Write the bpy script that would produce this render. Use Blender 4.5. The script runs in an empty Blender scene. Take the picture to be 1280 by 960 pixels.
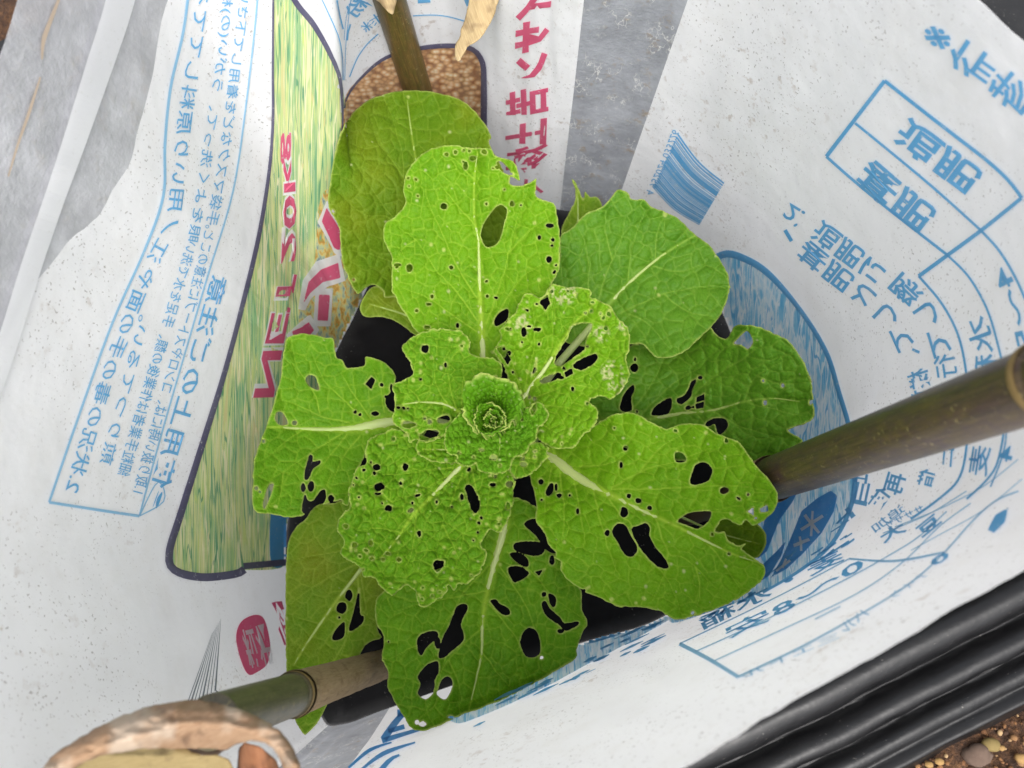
import bpy, bmesh, math, random
import numpy as np
from mathutils import Vector, Matrix
from mathutils.bvhtree import BVHTree
R = math.radians
scene = bpy.context.scene
COL = scene.collection
rng = np.random.default_rng(7)
random.seed(7)

# ------------------------------------------------------------------ camera
FPX = 965.0                      # focal length in pixels of the 1280 x 960 photograph
HC = 0.62                        # camera height over the mulch film (m)
NAD = (700.0, 680.0)             # where the plumb line meets the picture
down = Vector(((NAD[0]-640)/FPX, -(NAD[1]-480)/FPX, -1)).normalized()
zw = -down
xw = (Vector((1, 0, 0)) - Vector((1, 0, 0)).dot(zw)*zw).normalized()
yw = zw.cross(xw)
RM = Matrix((xw, yw, zw))        # camera axes -> world axes
RN = np.array(RM)
CAM = np.array((0.0, 0.0, HC))
cd = bpy.data.cameras.new('camera')
cam = bpy.data.objects.new('camera', cd); COL.objects.link(cam)
cam.matrix_world = Matrix.Translation((0, 0, HC)) @ RM.to_4x4()
cd.sensor_width = 36; cd.lens = 36*FPX/1280
cd.clip_start = 0.01; cd.clip_end = 500
cd.dof.use_dof = True; cd.dof.focus_distance = 0.465; cd.dof.aperture_fstop = 10
scene.camera = cam
scene.render.resolution_x = 1024; scene.render.resolution_y = 768

# ------------------------------------------------------------------ sky, sun, exposure
SUN_EL, SUN_AZ = 68, 165
w = bpy.data.worlds.new('World'); scene.world = w; w.use_nodes = True
nt = w.node_tree; bg = nt.nodes['Background']
sky = nt.nodes.new('ShaderNodeTexSky'); sky.sky_type = 'NISHITA'; sky.sun_disc = False
sky.sun_elevation = R(SUN_EL); sky.sun_rotation = R(SUN_AZ)
sky.air_density = 1.0; sky.dust_density = 6.0
hs = nt.nodes.new('ShaderNodeHueSaturation'); hs.inputs['Saturation'].default_value = 0.22
nt.links.new(sky.outputs[0], hs.inputs['Color']); nt.links.new(hs.outputs[0], bg.inputs[0])
bg.inputs[1].default_value = 0.15
sd = bpy.data.lights.new('sun', 'SUN'); sd.energy = 0.7; sd.angle = R(75); sd.color = (1.0, 0.97, 0.92)
sun = bpy.data.objects.new('sun', sd); COL.objects.link(sun)
el, az = R(SUN_EL), R(SUN_AZ)
sdir = Vector((math.sin(az)*math.cos(el), math.cos(az)*math.cos(el), math.sin(el)))
sun.rotation_euler = sdir.to_track_quat('Z', 'Y').to_euler()
sun.location = (0, 0, 5)
scene.view_settings.view_transform = 'Standard'; scene.view_settings.look = 'None'
scene.view_settings.gamma = 1; scene.view_settings.use_curve_mapping = False
scene.view_settings.exposure = 1.10
scene.cycles.max_bounces = 5; scene.cycles.diffuse_bounces = 3; scene.cycles.glossy_bounces = 2; scene.cycles.transparent_max_bounces = 8

# ------------------------------------------------------------------ geometry helpers
def rays(px):
    px = np.asarray(px, float).reshape(-1, 2)
    d = np.stack([(px[:, 0]-640)/FPX, -(px[:, 1]-480)/FPX, -np.ones(len(px))], 1)
    return d @ RN.T
def P(px, z):                    # where the sight line through a picture point meets height z
    d = rays(px); t = (np.broadcast_to(np.asarray(z, float), (len(d),))-HC)/d[:, 2]
    return CAM + d*t[:, None]
def p3(x, y, z): return P([(x, y)], z)[0]

def catmull(pts, n=6, closed=False):
    p = np.asarray(pts, float); m = len(p); out = []
    rngi = range(m) if closed else range(m-1)
    for i in rngi:
        g = (lambda k: p[k % m]) if closed else (lambda k: p[min(max(k, 0), m-1)])
        a, b, c, d = g(i-1), g(i), g(i+1), g(i+2)
        for k in range(n):
            t = k/n
            out.append(0.5*((2*b)+(c-a)*t+(2*a-5*b+4*c-d)*t*t+(3*b-a-3*c+d)*t**3))
    if not closed: out.append(p[-1])
    return np.array(out)
def resample(pts, step):
    p = np.asarray(pts, float); seg = np.linalg.norm(np.diff(p[:, :2], axis=0), axis=1)
    s = np.concatenate([[0], np.cumsum(seg)]); n = max(2, int(s[-1]/step)+1)
    q = np.linspace(0, s[-1], n)
    return np.stack([np.interp(q, s, p[:, k]) for k in range(p.shape[1])], 1)

def hsh(ix, iy, seed):
    n = (ix.astype(np.int64)*374761393 + iy.astype(np.int64)*668265263 + seed*974711) & 0x7fffffff
    n = ((n ^ (n >> 13))*1274126177) & 0x7fffffff
    n = n ^ (n >> 16)
    return (n & 0xffffff)/float(0xffffff)
def vnoise(x, y, seed=0):
    x = np.asarray(x, float); y = np.asarray(y, float)
    ix = np.floor(x); iy = np.floor(y); fx = x-ix; fy = y-iy
    fx = fx*fx*(3-2*fx); fy = fy*fy*(3-2*fy)
    a = hsh(ix, iy, seed); b = hsh(ix+1, iy, seed); c = hsh(ix, iy+1, seed); d = hsh(ix+1, iy+1, seed)
    return (a*(1-fx)+b*fx)*(1-fy)+(c*(1-fx)+d*fx)*fy - 0.5
def fbm(x, y, seed=0, o=3):
    s = 0; a = 1
    for k in range(o):
        s = s + a*vnoise(x*2**k, y*2**k, seed+k*17); a *= .5
    return s
def voro(x, y, seed):            # F1, F2 of jittered cells
    ix = np.floor(x); iy = np.floor(y)
    f1 = np.full(x.shape, 9.); f2 = np.full(x.shape, 9.)
    for dx in (-1, 0, 1):
        for dy in (-1, 0, 1):
            cx = ix+dx; cy = iy+dy
            d = np.hypot(cx+.1+.8*hsh(cx, cy, seed)-x, cy+.1+.8*hsh(cx, cy, seed+5)-y)
            m = d < f1
            f2 = np.where(m, f1, np.minimum(f2, d)); f1 = np.where(m, d, f1)
    return f1, f2
def segdist(X, Y, pts):          # distance to a polyline and the position along it (0..1)
    p = np.asarray(pts, float); best = np.full(X.shape, 1e9); par = np.zeros(X.shape)
    n = len(p)-1
    for i in range(n):
        a = p[i]; b = p[i+1]; ab = b[:2]-a[:2]; L = max(1e-9, ab@ab)
        t = np.clip(((X-a[0])*ab[0]+(Y-a[1])*ab[1])/L, 0, 1)
        d = np.hypot(X-a[0]-t*ab[0], Y-a[1]-t*ab[1])
        m = d < best
        best = np.where(m, d, best); par = np.where(m, (i+t)/n, par)
    return best, par
def sdf(X, Y, poly):             # + inside
    p = np.asarray(poly, float); m = len(p)
    d = np.full(X.shape, 1e9); ins = np.zeros(X.shape, bool)
    for i in range(m):
        a = p[i]; b = p[(i+1) % m]; ab = b-a; L = max(1e-9, ab@ab)
        t = np.clip(((X-a[0])*ab[0]+(Y-a[1])*ab[1])/L, 0, 1)
        d = np.minimum(d, np.hypot(X-a[0]-t*ab[0], Y-a[1]-t*ab[1]))
        if a[1] != b[1]:
            c = ((a[1] > Y) != (b[1] > Y)) & (X < (b[0]-a[0])*(Y-a[1])/(b[1]-a[1])+a[0])
            ins ^= c
    return np.where(ins, d, -d)
def ell(cx, cy, rx, ry=None, rot=0, n=9):
    ry = ry or rx; o = []
    for k in range(n):
        a = 2*math.pi*k/n; q = 1+.22*(hsh(np.array([cx*7+k]), np.array([cy*3.]), 3)[0]-.5)
        x, y = rx*q*math.cos(a), ry*q*math.sin(a)
        o.append((cx+x*math.cos(rot)-y*math.sin(rot), cy+x*math.sin(rot)+y*math.cos(rot)))
    return o
def patch(poly, holes=(), sp=1.4, rag=0.0, ragf=6.0, seed=0, smooth=True):
    """a grid clipped by an outline and its holes; returns points, quads, distance to the edge"""
    poly = catmull(poly, 5, True) if smooth else np.asarray(poly, float)
    x0, y0 = poly.min(0)-3*sp; x1, y1 = poly.max(0)+3*sp
    xs = np.arange(x0, x1, sp); ys = np.arange(y0, y1, sp)
    X, Y = np.meshgrid(xs, ys, indexing='ij')
    nz = rag*(vnoise(X/ragf, Y/ragf, seed)*2+vnoise(X/ragf*2.3, Y/ragf*2.3, seed+3))
    S = sdf(X, Y, poly)+nz
    for h in holes:
        h = np.asarray(h, float)
        if len(h) > 4 and smooth: h = catmull(h, 3, True)
        a = h.min(0)-8; b = h.max(0)+8
        i0, i1 = np.searchsorted(xs, [a[0], b[0]]); j0, j1 = np.searchsorted(ys, [a[1], b[1]])
        if i1 <= i0 or j1 <= j0: continue
        sub = (slice(i0, i1), slice(j0, j1))
        S[sub] = np.minimum(S[sub], -sdf(X[sub], Y[sub], h)+.5*nz[sub])
    ok = S > -.6*sp
    cell = ok[:-1, :-1] & ok[1:, :-1] & ok[1:, 1:] & ok[:-1, 1:]
    cnt = np.zeros(S.shape, int)
    cnt[:-1, :-1] += cell; cnt[1:, :-1] += cell; cnt[1:, 1:] += cell; cnt[:-1, 1:] += cell
    gx, gy = np.gradient(S, sp); g = np.hypot(gx, gy)+1e-6
    bnd = (cnt > 0) & (cnt < 4)
    mv = np.where(bnd, np.clip(S, -1.2*sp, 1.2*sp), 0)
    X = X-mv*gx/g; Y = Y-mv*gy/g
    S = np.where(bnd, 0, np.maximum(S, 0))
    use = cnt > 0; idx = np.full(S.shape, -1); idx[use] = np.arange(use.sum())
    ci, cj = np.nonzero(cell)
    # picture y runs down: this order faces the camera
    q = np.stack([idx[ci, cj], idx[ci, cj+1], idx[ci+1, cj+1], idx[ci+1, cj]], 1)
    return np.stack([X[use], Y[use]], 1), q, S[use]

def mk_mesh(name, v, f, mat, parent=None, smooth=True, attrs=None, loc=None):
    me = bpy.data.meshes.new(name)
    v = np.asarray(v, float)
    off = np.array(parent_origin(parent)) if parent is not None else (np.array(loc) if loc is not None else 0)
    if isinstance(f, np.ndarray) and f.ndim == 2:
        n, k = f.shape
        me.vertices.add(len(v)); me.vertices.foreach_set('co', (v-off).astype(np.float32).ravel())
        me.loops.add(n*k); me.loops.foreach_set('vertex_index', f.astype(np.int32).ravel())
        me.polygons.add(n); me.polygons.foreach_set('loop_start', np.arange(0, n*k, k, dtype=np.int32))
        me.update(calc_edges=True); me.validate()
    else:
        me.from_pydata((v-off).tolist(), [], [list(map(int, q)) for q in f]); me.update()
    if smooth: me.polygons.foreach_set('use_smooth', [True]*len(me.polygons))
    if attrs:
        for k, a in attrs.items():
            a = np.asarray(a, np.float32)
            if a.ndim == 1:
                at = me.attributes.new(k, 'FLOAT', 'POINT'); at.data.foreach_set('value', a)
            else:
                at = me.attributes.new(k, 'FLOAT_VECTOR', 'POINT'); at.data.foreach_set('vector', a.ravel())
    me.materials.append(mat)
    o = bpy.data.objects.new(name, me); COL.objects.link(o)
    if parent is not None: o.parent = parent
    elif loc is not None: o.location = loc
    return o
def parent_origin(o):
    p = Vector((0, 0, 0))
    while o is not None:
        p += o.location; o = o.parent
    return p
def thing(name, label, cat, loc, group=None):
    o = bpy.data.objects.new(name, None); COL.objects.link(o); o.location = loc
    o.empty_display_size = .05
    return tag(o, label, cat, group)
def tag(o, label=None, cat=None, group=None, kind=None):
    if label: o['label'] = label
    if cat: o['category'] = cat
    if group: o['group'] = group
    if kind: o['kind'] = kind
    return o

# ------------------------------------------------------------------ materials
def srgb(r, g, b):
    f = lambda c: (c/255/12.92 if c/255 <= .04045 else ((c/255+.055)/1.055)**2.4)
    return (f(r), f(g), f(b), 1)
class NT:
    def __init__(s, name):
        s.m = bpy.data.materials.new(name); s.m.use_nodes = True; s.t = s.m.node_tree
        s.b = s.t.nodes['Principled BSDF']; s.out = s.t.nodes['Material Output']
    def n(s, typ, **kw):
        nd = s.t.nodes.new(typ)
        for k, v in kw.items():
            if k.startswith('i_'):
                key = k[2:]; key = int(key) if key.isdigit() else key.replace('_', ' ')
                if hasattr(v, 'is_linked'): s.t.links.new(v, nd.inputs[key])
                else: nd.inputs[key].default_value = v
            else: setattr(nd, k, v)
        return nd
    def link(s, a, b): s.t.links.new(a, b)
    def mix(s, fac, a, b, mode='MIX'):
        nd = s.t.nodes.new('ShaderNodeMix'); nd.data_type = 'RGBA'; nd.blend_type = mode
        for i, v in ((0, fac), (6, a), (7, b)):
            if hasattr(v, 'is_linked'): s.t.links.new(v, nd.inputs[i])
            else: nd.inputs[i].default_value = v
        return nd.outputs[2]
    def ramp(s, fac, stops, interp='LINEAR'):
        nd = s.t.nodes.new('ShaderNodeValToRGB'); cr = nd.color_ramp; cr.interpolation = interp
        while len(cr.elements) < len(stops): cr.elements.new(.5)
        for e, (p, c) in zip(cr.elements, stops):
            e.position = p; e.color = c if len(c) == 4 else (*c, 1)
        s.link(fac, nd.inputs[0]); return nd.outputs[0]
    def math(s, op, a, b=0.0, clamp=False):
        nd = s.t.nodes.new('ShaderNodeMath'); nd.operation = op; nd.use_clamp = clamp
        for i, v in ((0, a), (1, b)):
            if hasattr(v, 'is_linked'): s.t.links.new(v, nd.inputs[i])
            else: nd.inputs[i].default_value = v
        return nd.outputs[0]
    def attr(s, name):
        return s.n('ShaderNodeAttribute', attribute_name=name)
    def bump(s, h, strength, dist):
        nd = s.n('ShaderNodeBump', i_Strength=strength, i_Distance=dist); s.link(h, nd.inputs['Height']); return nd.outputs[0]
    def noise(s, vec, scale, detail=3, rough=.5, dist=0):
        return s.n('ShaderNodeTexNoise', i_Vector=vec, i_Scale=scale, i_Detail=detail, i_Roughness=rough, i_Distortion=dist)
    def coords(s): return s.n('ShaderNodeTexCoord').outputs['Object']
G = lambda v: (v, v, v, 1)

LK = .61
def leaf_mat(name, ca, cb, vein, tint=None, rough=.5, trans=.22, spec=.08):
    dk = lambda c, f=LK: (c[0]*f*.90, c[1]*f*1.03, c[2]*f*.6, 1)
    ca, cb, vein = dk(ca), dk(cb), dk(vein, .72)
    if tint: tint = dk(tint)
    k = NT(name); lp = k.attr('lp').outputs['Vector']
    n1 = k.noise(lp, 2.2, 2, .55).outputs[0]
    col = k.mix(k.ramp(n1, [(.3, G(0)), (.7, G(1))]), ca, cb)
    if tint:
        n2 = k.noise(lp, 1.1, 2).outputs[0]
        col = k.mix(k.math('MULTIPLY', k.ramp(n2, [(.45, G(0)), (.7, G(1))]), .8), col, tint)
    n3 = k.noise(lp, 26, 2, .6).outputs[0]
    col = k.mix(k.ramp(n3, [(.3, G(0)), (.75, G(.3))]), col, tuple(c*1.45 for c in ca[:3])+(1,))
    # fine net of veinlets
    wv = k.mix(.06, lp, k.noise(lp, 9, 1).outputs['Color'])
    vo = k.n('ShaderNodeTexVoronoi', feature='DISTANCE_TO_EDGE', i_Vector=wv, i_Scale=21.0)
    net = k.ramp(vo.outputs['Distance'], [(0.0, G(1)), (.09, G(0))])
    col = k.mix(k.math('MULTIPLY', net, .16), col, vein)
    v1 = k.attr('vein').outputs['Fac']
    col = k.mix(v1, col, vein)
    e = k.attr('edge').outputs['Fac']
    col = k.mix(e, col, tuple(c*.75 for c in srgb(184, 198, 104)[:3])+(1,))
    sp = k.attr('spot').outputs['Fac']
    col = k.mix(sp, col, tuple(c*.75 for c in srgb(196, 200, 140)[:3])+(1,))
    h = k.math('ADD', k.math('MULTIPLY', vo.outputs['Distance'], 1.2), k.math('MULTIPLY', k.noise(lp, 60, 1, .6).outputs[0], .25))
    nb = k.bump(h, .5, .0009)
    k.link(col, k.b.inputs['Base Color']); k.link(nb, k.b.inputs['Normal'])
    k.b.inputs['Roughness'].default_value = rough; k.b.inputs['Specular IOR Level'].default_value = spec
    tr = k.n('ShaderNodeBsdfTranslucent'); k.link(k.mix(.5, col, (.16, .32, .004, 1)), tr.inputs['Color']); k.link(nb, tr.inputs['Normal'])
    mx = k.n('ShaderNodeMixShader', i_0=trans); k.link(k.b.outputs[0], mx.inputs[1]); k.link(tr.outputs[0], mx.inputs[2])
    k.link(mx.outputs[0], k.out.inputs['Surface'])
    return k.m
PALE = srgb(170, 194, 78)
ML_bright = leaf_mat('leaf_bright', srgb(104, 154, 24), srgb(126, 174, 28), PALE)
ML_mid = leaf_mat('leaf_mid', srgb(92, 144, 28), srgb(116, 166, 34), PALE)
ML_green = leaf_mat('leaf_green', srgb(86, 138, 36), srgb(112, 160, 46), srgb(150, 180, 84), spec=.15)
ML_dark = leaf_mat('leaf_dark', srgb(96, 132, 26), srgb(116, 146, 32), srgb(150, 168, 72), srgb(134, 138, 32))
ML_olive = leaf_mat('leaf_olive', srgb(108, 146, 36), srgb(128, 160, 42), srgb(176, 190, 92), srgb(140, 142, 44))
ML_heart = leaf_mat('leaf_heart', srgb(84, 138, 24), srgb(112, 164, 32), srgb(140, 178, 70))

def plain(name, col, rough=.5, bumpsc=None, bumpd=.0005, spec=.5, var=.0, varsc=20):
    k = NT(name); c = k.coords()
    if var:
        n = k.noise(c, varsc, 4, .6).outputs[0]
        cc = k.mix(n, tuple(x*(1-var) for x in col[:3])+(1,), tuple(min(1, x*(1+var)) for x in col[:3])+(1,))
        k.link(cc, k.b.inputs['Base Color'])
    else: k.b.inputs['Base Color'].default_value = col
    k.b.inputs['Roughness'].default_value = rough; k.b.inputs['Specular IOR Level'].default_value = spec
    if bumpsc: k.link(k.bump(k.noise(c, bumpsc, 4, .6).outputs[0], .6, bumpd), k.b.inputs['Normal'])
    return k.m
def rib_mat():
    k = NT('midrib'); c = k.attr('lp').outputs['Vector']
    mp = k.n('ShaderNodeMapping', i_Vector=c, i_Scale=(3, 60, 1))
    n = k.noise(mp.outputs[0], 1, 4, .6).outputs[0]
    t = k.attr('taper').outputs['Fac']
    a = k.mix(n, srgb(146, 160, 96), srgb(176, 184, 126)); b = k.mix(n, srgb(122, 148, 56), srgb(148, 168, 84))
    k.link(k.mix(t, a, b), k.b.inputs['Base Color']); k.b.inputs['Roughness'].default_value = .4
    k.link(k.bump(n, .4, .0004), k.b.inputs['Normal'])
    k.b.inputs['Subsurface Weight'].default_value = .15; k.b.inputs['Subsurface Radius'].default_value = (.004, .005, .001)
    return k.m
M_rib = rib_mat()

def film_mat():                  # white printed polyethylene with dirt specks
    k = NT('white_film'); c = k.coords()
    n = k.noise(c, 9, 4, .6).outputs[0]
    col = k.mix(n, srgb(234, 235, 237), srgb(242, 242, 242))
    d1 = k.noise(c, 620, 1, .5).outputs[0]; msk = k.noise(c, 14, 3, .6).outputs[0]
    spk = k.math('MULTIPLY', k.ramp(d1, [(.66, G(0)), (.72, G(1))]), k.ramp(msk, [(.36, G(.0)), (.58, G(1))]))
    col = k.mix(k.math('MULTIPLY', spk, .48), col, srgb(96, 80, 66))
    d2 = k.noise(c, 130, 3, .6).outputs[0]; m2 = k.noise(c, 7, 2, .5).outputs[0]
    st = k.math('MULTIPLY', k.ramp(d2, [(.60, G(0)), (.70, G(1))]), k.ramp(m2, [(.48, G(0)), (.62, G(1))]))
    col = k.mix(k.math('MULTIPLY', st, .4), col, srgb(150, 122, 92))
    lo = k.noise(c, 26, 4, .7).outputs[0]
    col = k.mix(k.ramp(lo, [(.5, G(0)), (.8, G(.3))]), col, srgb(216, 212, 204))
    wr = k.math('ADD', k.noise(c, 16, 3, .6).outputs[0], k.math('MULTIPLY', k.noise(c, 160, 3, .6).outputs[0], .12))
    nb = k.bump(wr, .45, .005)
    k.link(col, k.b.inputs['Base Color']); k.link(nb, k.b.inputs['Normal'])
    k.b.inputs['Roughness'].default_value = .55; k.b.inputs['Specular IOR Level'].default_value = .3
    tr = k.n('ShaderNodeBsdfTranslucent'); k.link(col, tr.inputs['Color'])
    mx = k.n('ShaderNodeMixShader', i_0=.42); k.link(k.b.outputs[0], mx.inputs[1]); k.link(tr.outputs[0], mx.inputs[2])
    k.link(mx.outputs[0], k.out.inputs['Surface'])
    return k.m
def clear_mat(name='clear_film', alpha=.72, col=(186, 189, 196), scuff=1.0):
    k = NT(name); c = k.coords()
    n = k.noise(c, 40, 5, .65).outputs[0]
    cc = k.mix(n, srgb(*[x-26 for x in col]), srgb(*[min(255, x+22) for x in col]))
    mp = k.n('ShaderNodeMapping', i_Vector=c, i_Scale=(1, 1, .6))
    wv = k.mix(.035, mp.outputs[0], k.noise(mp.outputs[0], 70, 3, .7).outputs['Color'])
    sc = k.n('ShaderNodeTexVoronoi', feature='DISTANCE_TO_EDGE', i_Vector=wv, i_Scale=95.0)
    gate = k.noise(c, 60, 3, .6).outputs[0]
    scr = k.math('MULTIPLY', k.ramp(sc.outputs['Distance'], [(0, G(1)), (.06, G(0))]), k.ramp(gate, [(.49, G(0)), (.58, G(scuff))]))
    cc = k.mix(scr, cc, srgb(226, 226, 224))
    st = k.noise(c, 90, 4, .7).outputs[0]
    cc = k.mix(k.ramp(st, [(.57, G(0)), (.72, G(.7*scuff))]), cc, srgb(182, 158, 122))
    k.link(cc, k.b.inputs['Base Color']); k.b.inputs['Roughness'].default_value = .3
    k.link(k.bump(k.math('ADD', k.noise(c, 90, 5, .7).outputs[0], k.noise(c, 22, 3).outputs[0]), .5, .003), k.b.inputs['Normal'])
    tr = k.n('ShaderNodeBsdfTranslucent'); k.link(cc, tr.inputs['Color'])
    m1 = k.n('ShaderNodeMixShader', i_0=.4); k.link(k.b.outputs[0], m1.inputs[1]); k.link(tr.outputs[0], m1.inputs[2])
    tp = k.n('ShaderNodeBsdfTransparent')
    fac = k.math('MAXIMUM', k.math('ADD', alpha, k.math('MULTIPLY', k.math('SUBTRACT', n, .5), .5)), scr, True)
    mx = k.n('ShaderNodeMixShader'); k.link(fac, mx.inputs[0]); k.link(tp.outputs[0], mx.inputs[1]); k.link(m1.outputs[0], mx.inputs[2])
    k.link(mx.outputs[0], k.out.inputs['Surface'])
    return k.m
M_film = film_mat(); M_clear = clear_mat(); M_hem = clear_mat('hem_film', .88, (198, 199, 203), .22)
def ink(name, col, var=.12, trans=.44):
    k = NT(name); c = k.coords()
    n = k.noise(c, 300, 3, .7).outputs[0]; n2 = k.noise(c, 30, 3, .6).outputs[0]
    cc = k.mix(k.math('MULTIPLY', n2, .22), col, srgb(225, 230, 232))
    cc = k.mix(k.ramp(n, [(.62, G(0)), (.72, G(.6))]), cc, srgb(215, 215, 212))
    k.link(cc, k.b.inputs['Base Color']); k.b.inputs['Roughness'].default_value = .42
    tr = k.n('ShaderNodeBsdfTranslucent'); k.link(cc, tr.inputs['Color'])
    mx = k.n('ShaderNodeMixShader', i_0=trans); k.link(k.b.outputs[0], mx.inputs[1]); k.link(tr.outputs[0], mx.inputs[2])
    k.link(mx.outputs[0], k.out.inputs['Surface']); return k.m
I_blue = ink('ink_blue', srgb(84, 168, 218)); I_deep = ink('ink_deep_blue', srgb(58, 154, 220))
I_pale = ink('ink_pale_blue', srgb(136, 190, 224)); I_mag = ink('ink_magenta', srgb(216, 66, 116)); I_pur = ink('ink_purple', srgb(74, 68, 104))
I_white = ink('ink_white', srgb(232, 232, 234)); I_grey = ink('ink_grey', srgb(120, 128, 136)); I_black = ink('ink_navy', srgb(40, 36, 66))
def picture_mat(name, stops, ang, sx, sy, extra=None, scale=1.0, vor=None, soft=0, blades=None):
    k = NT(name); c = k.attr('lp').outputs['Vector']
    mp = k.n('ShaderNodeMapping', i_Vector=c, i_Rotation=(0, 0, R(ang)), i_Scale=(sx*scale, sy*scale, 1))
    n = k.noise(mp.outputs[0], 1.0, 4, .6, .25).outputs[0]
    col = k.ramp(n, stops)
    if soft:
        mp3 = k.n('ShaderNodeMapping', i_Vector=c, i_Rotation=(0, 0, R(ang-14)), i_Scale=(4.5, .9, 1))
        col = k.mix(soft, col, k.ramp(k.noise(mp3.outputs[0], 1.0, 3, .5, .6).outputs[0], stops))
        mp4 = k.n('ShaderNodeMapping', i_Vector=c, i_Rotation=(0, 0, R(ang-32)), i_Scale=(15, .5, 1))
        col = k.mix(k.ramp(k.noise(mp4.outputs[0], 1.0, 2, .5, .3).outputs[0], [(.6, G(0)), (.65, G(.7))]), col, srgb(222, 224, 170))
    mp2 = k.n('ShaderNodeMapping', i_Vector=c, i_Rotation=(0, 0, R(ang+28)), i_Scale=(sx*1.7*scale, sy*.8*scale, 1))
    n2 = k.noise(mp2.outputs[0], 1.0, 4, .6, .5).outputs[0]
    for q, (a_, sx_, sy_, cc_, lo_) in enumerate(blades or ()):
        mb = k.n('ShaderNodeMapping', i_Vector=c, i_Location=(q*3.7, q*1.3, 0), i_Rotation=(0, 0, R(a_)), i_Scale=(sx_, sy_, 1))
        nb = k.noise(mb.outputs[0], 1.0, 1, .4, .35).outputs[0]
        col = k.mix(k.ramp(nb, [(lo_, G(0)), (lo_+.008, G(.85)), (lo_+.03, G(.85)), (lo_+.038, G(0))]), col, cc_)
    if extra:
        for lo, hi, cc in extra:
            col = k.mix(k.ramp(n2, [(lo, G(0)), (hi, G(.9))]), col, cc)
    if vor:
        mpv = k.n('ShaderNodeMapping', i_Vector=c, i_Rotation=(0, 0, R(ang)), i_Scale=(10, 16, 1))
        vv = k.n('ShaderNodeTexVoronoi', i_Vector=mpv.outputs[0], i_Scale=vor)
        vc = k.ramp(vv.outputs['Distance'], [(.1, srgb(246, 234, 210)), (.45, srgb(224, 178, 128)), (.8, srgb(150, 96, 66))])
        col = k.mix(.8, col, vc)
    k.link(col, k.b.inputs['Base Color']); k.b.inputs['Roughness'].default_value = .4
    tr = k.n('ShaderNodeBsdfTranslucent'); k.link(col, tr.inputs['Color'])
    mx = k.n('ShaderNodeMixShader', i_0=.42); k.link(k.b.outputs[0], mx.inputs[1]); k.link(tr.outputs[0], mx.inputs[2])
    k.link(mx.outputs[0], k.out.inputs['Surface']); return k.m
M_rice = picture_mat('print_rice_field', [(.26, srgb(104, 166, 140)), (.40, srgb(146, 194, 146)), (.48, srgb(190, 212, 142)), (.56, srgb(226, 228, 172)), (.66, srgb(176, 206, 136)), (.8, srgb(116, 176, 146))], -10, 26, 1.3,
                     [(.62, .68, srgb(226, 224, 180))], soft=.6, blades=[(-14, 16, .5, srgb(226, 226, 160), .5), (-38, 13, .55, srgb(206, 218, 140), .46), (12, 15, .6, srgb(92, 156, 120), .5), (-62, 9, .5, srgb(232, 230, 190), .55), (-24, 20, .45, srgb(110, 170, 130), .42), (30, 10, .5, srgb(214, 208, 150), .58), (-8, 22, .5, srgb(240, 236, 196), .56)])
M_grain = picture_mat('print_rice_ears', [(.3, srgb(170, 124, 84)), (.45, srgb(226, 190, 146)), (.55, srgb(244, 226, 190)), (.68, srgb(160, 160, 84)), (.8, srgb(96, 110, 60))], 30, 9, 5, None, 1.0, 1.3)
M_conf = picture_mat('print_scattered_ears', [(.3, srgb(70, 120, 170)), (.45, srgb(200, 210, 170)), (.52, srgb(226, 206, 130)), (.6, srgb(206, 150, 70)), (.7, srgb(150, 186, 120)), (.8, srgb(90, 150, 190))], -20, 16, 7)
M_ice = picture_mat('print_blue_field', [(.3, srgb(110, 188, 228)), (.44, srgb(150, 206, 234)), (.52, srgb(220, 234, 242)), (.6, srgb(170, 214, 236)), (.75, srgb(76, 160, 208))], 40, 7, 2.0, [(.70, .78, srgb(70, 160, 212))], blades=[(20, 9, .9, srgb(232, 240, 246), .5), (64, 8, .8, srgb(226, 236, 244), .46), (-30, 10, .9, srgb(96, 178, 224), .52), (45, 16, 1.2, srgb(236, 242, 246), .56), (100, 9, 1.0, srgb(220, 234, 242), .5)])

# ------------------------------------------------------------------ ground
A0 = p3(850, 960, 0)[:2]; A1 = p3(1280, 752, 0)[:2]
e1 = (A1-A0)/np.linalg.norm(A1-A0); e2 = np.array((e1[1], -e1[0]))   # along the bed / outwards to the lower right
EDGE = p3(1215, 938, 0)[:2]@e2                                          # where the film dives into the soil
EDGE2 = p3(16, 30, -.02)[:2]@e2
# columns of the bag, clockwise round the tube: (picture point of the foot, height 0; picture point of the rim; bulge outwards in m)
BAGC = [((700, 262), (768, -330), 0), ((765, 272), (964, -300), 0), ((845, 310), (1130, -95), .004), ((893, 370), (1240, 15), .006),
        ((930, 470), (1400, 190), .006), ((945, 590), (1420, 560), .004), ((905, 700), (1235, 738), .0), ((830, 770), (1010, 868), -.002), ((720, 806), (830, 972), 0),
        ((600, 845), (600, 1085), 0), ((487, 885), (275, 1200), .0), ((425, 906), (110, 1235), 0), ((400, 893), (15, 1185), .0), ((372, 800), (-100, 1010), .004),
        ((357, 685), (-180, 720), .004), ((374, 585), (-165, 470), .004), ((408, 470), (-70, 225), .003), ((424, 432), (0, 70), .0), ((436, 408), (120, -260), .006), ((446, 388), (385, -360), .0),
        ((478, 315), (300, -430), .004), ((518, 215), (370, -470), .002), ((572, 182), (480, -500), 0), ((612, 215), (580, -440), 0), ((660, 252), (690, -370), 0)]
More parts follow.
